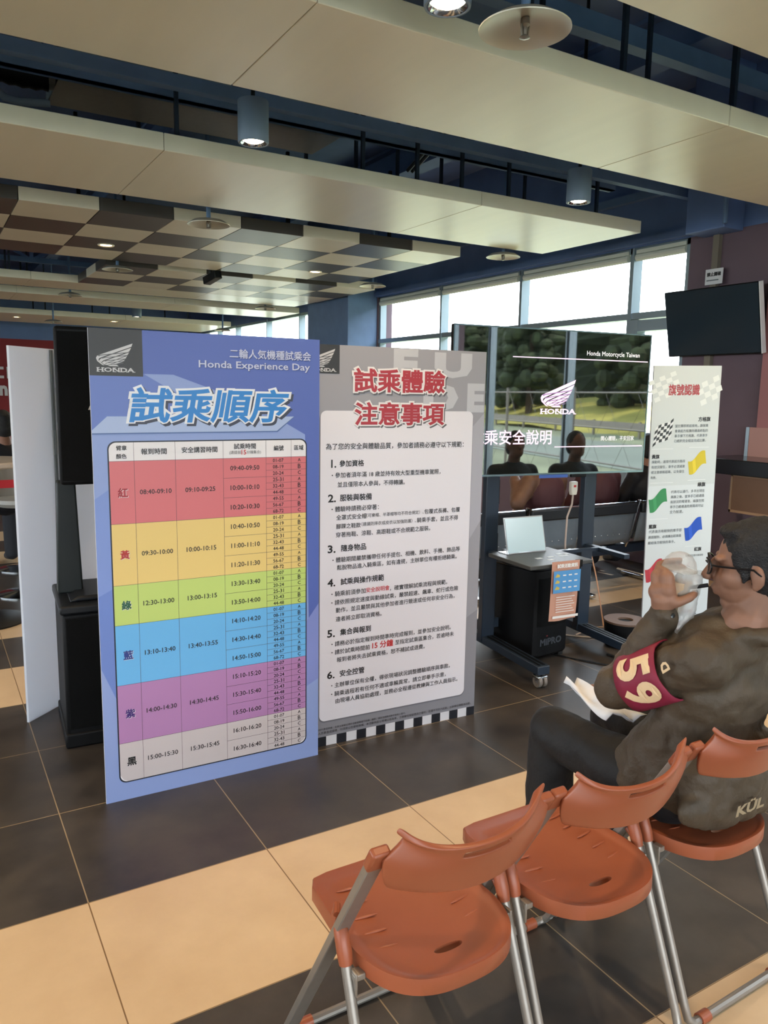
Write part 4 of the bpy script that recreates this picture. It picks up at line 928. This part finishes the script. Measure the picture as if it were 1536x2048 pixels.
# left hand around the cup
rt, aw, up = V(.859, -.512, 0), V(.512, .859, 0), V(0, 0, 1)
cup_c = V(1.762, 1.377, 1.090); ax_ = (up+rt*.12-aw*.03).normalized()
HP = lambda r, a, u: cup_c+rt*r+aw*a+ax_*u
HA = lambda deg, r, u: HP(r*math.cos(math.radians(deg)), r*math.sin(math.radians(deg)), u)
b.cap(wrL, HA(222, .062, -.030), .031, .030); b.cap(HA(222, .060, -.030), HA(190, .060, .030), .026, .020); b.cap(HA(236, .058, -.024), HA(222, .060, .034), .024, .020); b.cap(HA(205, .062, -.01), HA(228, .062, .0), .026)
for k, (u0, a1) in enumerate(((.048, 70), (.027, 55), (.006, 58), (-.014, 82))):
    a0 = 214-5*k; pp_ = [HA(a0-(a0-a1)*q/4, .0575-.003*(q > 1), u0+.004*q*(1 if k < 2 else -.3)) for q in range(5)]
    for i in range(4): b.cap(pp_[i], pp_[i+1], .0108-.0006*i, .0104-.0006*i, 10)
th = [HA(240, .060, -.040), HA(262, .062, -.030), HA(290, .060, -.018), HA(318, .055, -.010)]
for i in range(3): b.cap(th[i], th[i+1], .0150-.0012*i, .0138-.0012*i, 12)
# right hand resting on the thigh
pr_ = V(1.935, 1.70, .640); b.cap(wrR, pr_, .028, .027); b.ell(pr_+V(-.015, .02, -.003), (.040, .045, .016))
for k in range(4):
    a0 = pr_+V(-.045+.020*k, .052, -.004); a1 = a0+V(-.006, .034+.006*(k in (1, 2)), -.004); a2 = a1+V(-.002, .022, -.014); b.cap(a0-V(0, .03, 0), a0, .009, .0088, 10); b.cap(a0, a1, .0088, .0080, 10); b.cap(a1, a2, .0080, .0072, 10)
b.cap(pr_+V(-.03, 0, 0), pr_+V(-.062, .035, -.006), .011, .009, 10)
man = remeshed(b, 'person', SK, .0042, None, 5, .5)
tag(man, 'man in an olive jacket drinking from a plastic cup, seated on an orange chair', 'person')
OLIVE = mat('olive_cloth', rgb(70, 59, 45), .62, noise=.12, nscale=7, bump=.25, bscale=90)
b = MB()
b.ell((1.862, 1.295, .83), (.195, .135, .20)); b.ell((1.84, 1.31, .66), (.190, .140, .18)); b.ell((1.83, 1.31, .555), (.205, .155, .105))
b.cap(shL+V(.02, 0, -.005), shR+V(-.02, 0, -.005), .074); b.cap(shL, elL, .070, .070); b.cap(elL, elL+V(-.008, .012, -.004), .072); b.cap(elL, wrL.lerp(elL, .12), .068, .043); b.cap(wrL.lerp(elL, .16), wrL.lerp(elL, .04), .044, .046)
b.cap(shR, elR, .070, .062); b.cap(elR, wrR.lerp(elR, .1), .060, .044)
b.cap(V(1.76, 1.33, .64), V(1.722, 1.40, .555), .13, .098); b.cap(V(1.93, 1.37, .58), V(1.97, 1.47, .545), .11, .085); b.ell((1.86, 1.20, .54), (.25, .052, .085)); b.ell((1.86, 1.23, .60), (.22, .09, .12))
for k in range(9):
    a0, a1 = [math.radians(150+ (q)*240/9) for q in (k, k+1)]; rc = .072
    b.cap(neck+V(rc*math.cos(a0), rc*math.sin(a0), -.03-.012*math.sin(a0)), neck+V(rc*math.cos(a1), rc*math.sin(a1), -.03-.012*math.sin(a1)), .026)
b.ell((1.87, 1.275, .95), (.15, .115, .09)); b.cap(neck+V(-.05, .0, -.06), shL, .062, .070); b.cap(neck+V(.05, .0, -.06), shR, .062, .070)
for k in range(5): q = elL.lerp(wrL, .28+.14*k); d = (wrL-elL).normalized(); b.lathe([(.046-.003*k, -.012), (.066-.0045*k, 0), (.046-.003*k, .012)], 16, tuple(q), 'z', d.to_track_quat('Z', 'Y').to_matrix())
remeshed(b, 'jacket', OLIVE, .008, man, 9, .6, .026, .07)
b = MB()
b.ell((1.81, 1.34, .515), (.17, .13, .075))
for h_, k_, a_ in ((hipL, knL, anL), (hipR, knR, anR)): b.cap(h_, k_, .095, .080); b.cap(k_, k_.lerp(a_, .5), .080, .078); b.cap(k_.lerp(a_, .5), a_, .078, .070)
remeshed(b, 'trousers', mat('black_trousers', rgb(12, 12, 14), .7, bump=.3, bscale=40), .010, man, 5, .5, .015, .1)
for a_ in (anL, anR):
    b = MB(); b.cap(a_+V(0, -.03, -.05), a_+V(-.01, .16, -.062), .046, .038); b.ell(a_+V(0, 0, -.03), (.045, .06, .06)); b.box(a_.x-.045, a_.y-.075, 0, a_.x+.04, a_.y+.20, .02)
    remeshed(b, 'shoe', M_rubber, .008, man, 4)
b = MB()
b.ell(P_(-.020, 0, .040), (.083, .098, .092), O, 28, 18); b.ell(P_(-.040, 0, .0), (.084, .082, .095), O, 24, 16); b.ell(P_(.040, 0, .094), (.058, .042, .022), O); b.ell(P_(-.058, 0, -.060), (.066, .050, .055), O); b.ell(P_(-.066, 0, -.095), (.052, .034, .035), O)
for s in (1, -1): b.ell(P_(.022, s*.068, .035), (.013, .03, .05), O); b.ell(P_(.022, s*.071, -.01), (.006, .010, .028), O)
remeshed(b, 'hair', HAIR, .006, man, 3, .5, .008, .012)
GF = mat('glasses_black', rgb(18, 18, 20), .3); b = MB()
for s in (1, -1):
    ring_ = [P_(.112-.012*abs(math.cos(a))*(1 if s*math.cos(a) > 0 else .2), s*.034+.026*math.cos(a), .006+.021*math.sin(a)) for a in [2*PI*k/20 for k in range(21)]]; b.tube(ring_, .0026, 6)
    b.tube([P_(.100, s*.060, .012), P_(.085, s*.076, .012), P_(.0, s*.086, .004), P_(-.018, s*.086, -.012)], .0028, 6)
b.tube([P_(.112, -.010, .010), P_(.116, 0, .013), P_(.112, .010, .010)], .0024, 6); g_ = b.build('glasses', GF, man)
b = MB()
for s in (1, -1): b.ell(P_(.109, s*.034, .006), (.025, .0015, .020), O, 16, 8)
b.build('lenses', mat('spectacle_lens', (.9, .95, 1), .02, trans=.9, ior=1.3, spec=.9), g_)
b = MB(); q = wrL.lerp(elL, .02); d = (wrL-elL).normalized(); b.lathe([(.031, -.011), (.034, -.009), (.034, .009), (.031, .011)], 24, tuple(q), 'z', d.to_track_quat('Z', 'Y').to_matrix(), cap=False); b.ell(q-aw*.030+rt*.014, (.017, .010, .018)); b.build('wristwatch', mat('watch_steel', rgb(70, 74, 74), .25, metal=.7), man)
# maroon armband with cream digits, wrapped round the sleeve
ad_ = (elL-shL).normalized(); toC = (V(0, 0, 1.6)-shL.lerp(elL, .6)); e1 = (toC-ad_*toC.dot(ad_)).normalized(); e2 = ad_.cross(e1)
def band(s_, t_, r_): a = s_/.082; base = shL+ad_*t_; return base+(e1*math.cos(a)+e2*math.sin(a))*r_
t0_, t1_ = .085, .225
b = MB(); b.grid([[band((k/32-.5)*2*PI*.082, t, .0835-.02*max(0, (.11-t))+.001*math.sin(k*1.3)) for k in range(32)] for t in [t0_+(t1_-t0_)*i/6 for i in range(7)]], True)
ab = b.build('armband', mat('maroon_cloth', rgb(126, 30, 56), .6, noise=.08, nscale=20), man); so_ = ab.modifiers.new('t', 'SOLIDIFY'); so_.thickness = .004; so_.offset = -1
P = Print(); P.text('5', -.074, -.006, 0, mat('cream_print', rgb(218, 190, 150), .6), 1, h=.105, bold=.05, res=4); P.text('9', .006, .074, 0, mat('cream_print', rgb(218, 190, 150), .6), 1, h=.105, bold=.05, res=4)
def xf59(x, y, z): return tuple(band(-x*.95, (t0_+t1_)/2-y*1.05, .0855+z))
P.build('armband_digits', ab, 0, xf=xf59)
P = Print(); P.text('KÜL', -.06, .06, .0, mat('tan_print', rgb(150, 132, 104), .6), 1, h=.036, bold=.05, shear=.15); P.build('hem_lettering', man, 0, xf=lambda x, y, z: (1.815+x, 1.134-z, .545+y))
P = Print(); P.text('D', -.014, .014, 0, mat('cream_print', rgb(218, 190, 150), .6), 1, bold=.06, shear=.2); P.build('shoulder_badge', man, 0, xf=lambda x, y, z: tuple(shL+ad_*.055+(e1*.079+e2*(.012))+e2*x-ad_*y+e1*z))

# what he holds
cupo = thing('plastic_cup', 'clear domed plastic cup of pale drink in the seated man\'s left hand', 'cup', tuple(cup_c), rot=ax_.to_track_quat('Z', 'Y').to_euler())
CL = mat('clear_plastic', (.95, .95, .93), .06, trans=.55, ior=1.15, spec=.8, alpha=.35)
m = MB(); m.lathe([(.0001, -.075), (.030, -.075), (.034, -.07), (.045, .045), (.047, .048), (.0455, .05)], 32); m.build('beaker', CL, cupo)
m = MB(); m.lathe([(.0001, -.07), (.029, -.07), (.041, .018), (.0001, .018)], 28); m.build('drink', mat('milk_tea', rgb(206, 172, 128), .3), cupo)
m = MB(); m.lathe([(.048, .046), (.049, .052), (.046, .056), (.040, .075), (.028, .090), (.012, .097), (.0001, .098)], 32); m.build('dome_lid', CL, cupo)
m = MB(); s0, s1 = HP(.015, -.035, .0), P_(.092, .012, -.066); inv = Matrix.LocRotScale(cup_c, ax_.to_track_quat('Z', 'Y'), None).inverted(); s0, s1 = inv@HP(.000, -.02, -.005), inv@P_(.112, .012, -.052)
m.tube([s0, s1], .0055, 10); m.build('straw', mat('black_straw', rgb(18, 18, 20), .35), cupo)
bagm = mat('thin_white_bag', rgb(226, 226, 222), .3, trans=.35, ior=1.1, alpha=.42)
rr = random.Random(5); rows_ = []
for i in range(15):
    t = i/14; c_ = HP(.022+.012*t-.05*max(0, t-.45), -.02-.006*t, .045-.20*t); w_ = .034*(1-.1*t)*(1 if t < .7 else 1-1.3*(t-.7)); rows_.append([c_+rt*(w_*math.cos(a)+rr.uniform(-.005, .005))+aw*(w_*.8*math.sin(a)+rr.uniform(-.005, .005))+up*rr.uniform(-.004, .004) for a in [2*PI*k/22 for k in range(22)]])
m = MB(); m.grid(rows_, True); bg_ = m.build('carrier_bag', bagm, None, smooth=80); tag(bg_, 'thin crumpled white plastic bag hanging around the man\'s cup', 'bag')
rows_ = []
for i in range(12):
    t = i/11; rows_.append([V(1.725+.03*t-.012*(1-t), 1.70-.19*t, .655+.012*math.sin(3*t)+.055*(1-t)**2)+V(.86, -.51, 0)*((k/6-.5)*(.05+.075*t))+V(0, 0, 1)*(.012*math.sin(k*1.4+i*.5)+.01*(k % 2)) for k in range(7)])
m = MB(); m.grid(rows_); pb_ = m.build('paper_bag', mat('white_paper', rgb(228, 230, 234), .7), None, smooth=70); tag(pb_, 'crumpled white paper bag lying on the seated man\'s lap', 'bag'); q = pb_.modifiers.new('t', 'SOLIDIFY'); q.thickness = .006

# ------------------------------------------------------------------ waiting bench with perforated steel backs, and the people on it
STEEL = mat('perforated_steel', rgb(124, 134, 142), .4, metal=.15, noise=.15, nscale=5)
bench = thing('waiting_bench', 'row of steel waiting seats with chrome arms behind the television', 'bench', (3.30, 4.46, 0), math.radians(-.8))
SP = .60
for k in range(4):
    x = .05+SP*k
    rows_ = [[V(x+.53*i/8, -.02+.20*(.76-z)-.035*math.sin(PI*i/8)*0, z) for i in range(9)] for z in (.40, .45, .55, .65, .70)]
    m = MB(); m.grid(rows_); o = m.build('back_panel', STEEL, bench); q = o.modifiers.new('t', 'SOLIDIFY'); q.thickness = .006
    h_ = MB()
    for i in range(7): h_.ell((x+.06+.068*i, .037-.012, .48), (.006, .004, .006), None, 8, 6)
    h_.build('rivet', M_chrome, o)
    m = MB(); m.box(x-.005, -.035, .655, x+.535, .005, .745); m.build('back_cushion', mat('dark_vinyl', rgb(26, 30, 36), .45), bench, bevel=.012)
    m = MB(); m.tube([(x, -.018, .748), (x+.53, -.018, .748)], .009, 8); m.build('top_trim', M_chrome, bench)
    m = MB(); m.grid([[V(x+.53*i/6, y, .40+.04*((y-.3)/.25)**2) for i in range(7)] for y in (.08, .2, .32, .44, .52)]); o = m.build('seat', STEEL, bench); q = o.modifiers.new('t', 'SOLIDIFY'); q.thickness = .006
for k in range(5):
    x = .015+SP*k
    m = MB(); m.tube([(x, -.02, .765), (x, .0, .70), (x, .075, .42), (x, .10, .36), (x, .30, .35)], .016, 8); m.tube([(x+.04, -.01, .735), (x+.04, .075, .42)], .009, 8); m.tube([(x, .02, .62), (x, .25, .63), (x, .45, .61), (x, .47, .40)], .014, 8); m.build('arm_frame', M_chrome, bench)
m = MB(); m.box(.0, .10, .29, 2.46, .17, .37); m.build('beam', M_bluedark, bench, bevel=.006)
for x in (.35, 1.25, 2.15):
    m = MB(); m.bar((x, .135, .03), (x, .135, .30), .05); m.bar((x, -.12, .025), (x, .42, .025), .05, .03); m.build('leg', M_chrome, bench, bevel=.006)

def seated(label, loc, rz, coat, trs, lean=0., seat=.43, arms='lap', hair=True, marks=None, vest=None):
    """a seated figure seen from behind; faces +Y before turning"""
    T = Matrix.Translation(loc)@Matrix.Rotation(rz, 4, 'Z'); s = seat
    p = lambda x, y, z: T@V(x, y-lean*(0 if z < .1 else (z-.1)*-.5), z+s)
    h = p(0, .06, .73); R3 = T.to_3x3()
    b = MB(); b.ell(h+V(0, 0, .02), (.077, .095, .11), R3, 20, 14); b.ell(h+R3@V(0, .03, -.05), (.06, .066, .06), R3); b.cap(h+V(0, 0, -.05), p(0, .02, .57), .055, .062); b.ell(h+R3@V(0, .10, -.01), .015)
    for q in (1, -1): b.ell(h+R3@V(q*.079, -.005, 0), (.010, .02, .032), R3)
    b.ell(p(0, .03, .40), (.16, .11, .19), R3); b.ell(p(0, .04, .14), (.16, .13, .16), R3); b.cap(p(-.17, .02, .50), p(.17, .02, .50), .055)
    jk = MB(); jk.ell(p(0, .03, .39), (.20, .145, .21), R3); jk.ell(p(0, .04, .14), (.195, .16, .18), R3); jk.cap(p(-.17, .02, .49), p(.17, .02, .49), .078)
    tr = MB(); tr.ell(p(0, .06, .06), (.17, .15, .08), R3)
    for q in (1, -1):
        e = p(q*.25, .10, .24); w_ = p(q*.10, .33, .20)
        if arms == 'out' and q < 0: e, w_ = p(-.34, -.02, .34), p(-.19, .16, .50)
        b.cap(p(q*.18, .02, .49), e, .05, .042); b.cap(e, w_, .04, .03); b.ell(w_+(w_-e).normalized()*.06, (.035, .045, .03), R3)
        for k in range(4): b.cap(w_+(w_-e).normalized()*.07+R3@V(.016*(k-1.5), 0, 0), w_+(w_-e).normalized()*.13+R3@V(.018*(k-1.5), .01, -.01), .009, .008, 8)
        b.cap(w_, w_+(w_-e).normalized()*.05+R3@V(-q*.045, .02, .01), .012, .010, 8)
        jk.cap(p(q*.18, .02, .48), e, .074, .064); jk.cap(e, w_, .062, .046)
        kn = p(q*.14, .46, .08); an = p(q*.15, .50, -s+.09) if s < .6 else p(q*.13, .42, -.38)
        b.cap(p(q*.09, .06, .07), kn, .08, .06); b.cap(kn, an, .055, .04); b.cap(an, an+R3@V(0, .12, -.05), .035, .03)
        tr.cap(p(q*.09, .06, .07), kn, .095, .08); tr.cap(kn, an, .078, .065); tr.cap(an+V(0, 0, -.02), an+R3@V(0, .13, -.045), .05, .04)
    o = remeshed(b, 'person', SK, .011, None, 4); tag(o, label, 'person')
    remeshed(jk, 'jacket', coat, .014, o, 5, .5, .02, .12); remeshed(tr, 'trousers', trs, .014, o, 5)
    if vest:
        b = MB(); b.ell(p(0, .03, .39), (.207, .152, .215), R3); b.ell(p(0, .04, .14), (.202, .167, .185), R3); remeshed(b, 'vest', vest, .014, o, 5, .5, .012, .12)
    if hair:
        b = MB(); b.ell(h+R3@V(0, -.018, .04), (.085, .098, .10), R3, 20, 14); b.ell(h+R3@V(0, -.04, -.02), (.08, .07, .08), R3); remeshed(b, 'hair', HAIR, .010, o, 3, .5, .01, .02)
    if marks: marks(o, p)
    return o
BLKC = mat('black_cloth', rgb(24, 24, 28), .7); BRN = mat('brown_leather', rgb(96, 68, 52), .6, noise=.15, nscale=9); MAR = mat('dark_maroon_cloth', rgb(70, 36, 40), .7); GRY = mat('charcoal_cloth', rgb(52, 54, 60), .7)
def white_mark(o, p):
    P = Print(); P.text('S', -.03, .03, 0, mat('white_print', rgb(220, 222, 222), .6), 1, h=.08, bold=.06); P.build('back_lettering', o, 0, xf=lambda x, y, z: tuple(p(.10+x, -.138-z, .40+y)))
seated('person with brown sleeves on the bench, left elbow out over the seat back', (4.33, 4.70, 0), .1, BRN, BLKC, arms='out', vest=MAR)
seated('person in a dark maroon top on the bench, seen between the stand posts', (4.96, 4.72, 0), 0, MAR, BLKC)
seated('person in a black top with a white mark on the bench, right of the stand', (5.58, 4.72, 0), -.05, BLKC, GRY, marks=white_mark)

# two spectators farther along the same row of chairs, out of frame but mirrored in the screen
for x, lab, who in ((4.11, 'orange folding chair out of frame, left of two mirrored in the screen', 'person in dark clothes, left of the two dark figures mirrored in the screen'), (4.73, 'orange folding chair out of frame, right of two mirrored in the screen', 'person in dark clothes, right of the two dark figures mirrored in the screen')):
    c = copy_tree(chair); c.location = (x, 1.337, 0); c['label'] = lab
    seated(who, (x, 1.33, 0), .05, BLKC, GRY)

# ------------------------------------------------------------------ bar furniture and a guest at the far left
def bar_table(loc, label):
    t = thing('bar_table', label, 'table', loc)
    m = MB(); m.lathe([(.0001, 1.08), (.34, 1.08), (.35, 1.09), (.35, 1.11), (.34, 1.12), (.0001, 1.12)], 40); m.build('table_top', mat('pale_table_top', rgb(196, 186, 176), .3), t)
    m = MB(); m.lathe([(.06, .02), (.06, 1.08)], 28); m.build('column', M_blackm, t)
    m = MB(); m.lathe([(.26, 0), (.265, .012), (.20, .03), (.06, .05)], 36); m.build('base', M_blackm, t); return t
bar_table((.30, 5.85, 0), 'tall round bar table with a black column at the left edge')
def stool(loc, label):
    t = thing('bar_stool', label, 'stool', loc, group='chrome bar stools by the round table')
    m = MB(); m.lathe([(.0001, .70), (.15, .70), (.19, .73), (.19, .76), (.0001, .78)], 32); m.grid([[V(.19*math.cos(a), .19*math.sin(a), z) for a in [PI*.15+PI*.7*k/12 for k in range(13)]] for z in (.75, .85, .98)]); m.build('seat', mat('pearl_grey_shell', rgb(176, 178, 174), .3), t)
    m = MB(); m.tube([(0, 0, .03), (0, 0, .70)], .025, 14); m.build('column', M_chrome, t); m = MB(); m.lathe([(.2, 0), (.2, .008), (.05, .03), (.03, .05)], 32); m.build('base', M_chrome, t)
    m = MB(); m.tube([(.03, 0, .28), (.15, .09, .28), (.18, 0, .28), (.15, -.09, .28), (.03, 0, .28)], .010, 8); m.build('foot_ring', M_chrome, t)
stool((.62, 6.55, 0), 'chrome bar stool with a pearl grey shell behind the bar table')
stool((.70, 7.5, 0), 'second chrome bar stool farther behind the bar table')
seated('guest in a dark jacket seen from behind at the far left edge', (.60, 7.3, 0), .2, BLKC, GRY, seat=.55)
bl_ = thing('belt_barrier', 'red belt barrier strip at the left edge behind the partition', 'barrier', (.2, 6.3, 0))
m = MB(); m.box(-.6, -.002, .87, .75, .002, .93); m.build('belt', mat('red_belt', rgb(200, 36, 48), .5), bl_, smooth=0)
for x in (-.6, .75): m = MB(); m.lathe([(.0001, .96), (.03, .96), (.03, .02), (.15, .012), (.15, 0), (.0001, 0)], 24, (x, 0, 0)); m.build('post', M_chrome, bl_)
ws = thing('wall_lettering', 'white raised lettering on the red wall at the far left', 'sign', (1.35, 19.98, 1.40))
P = Print(); P.text('on', .02, .40, .14, M_white, 1, h=.24, bold=.06); P.rect(.02, .62, .34, .68, M_white, 1); P.rect(.02, .42, .34, .48, M_white, 1); P.rect(.40, .42, .46, .68, M_white, 1); P.build('letters', ws, .03, .004)
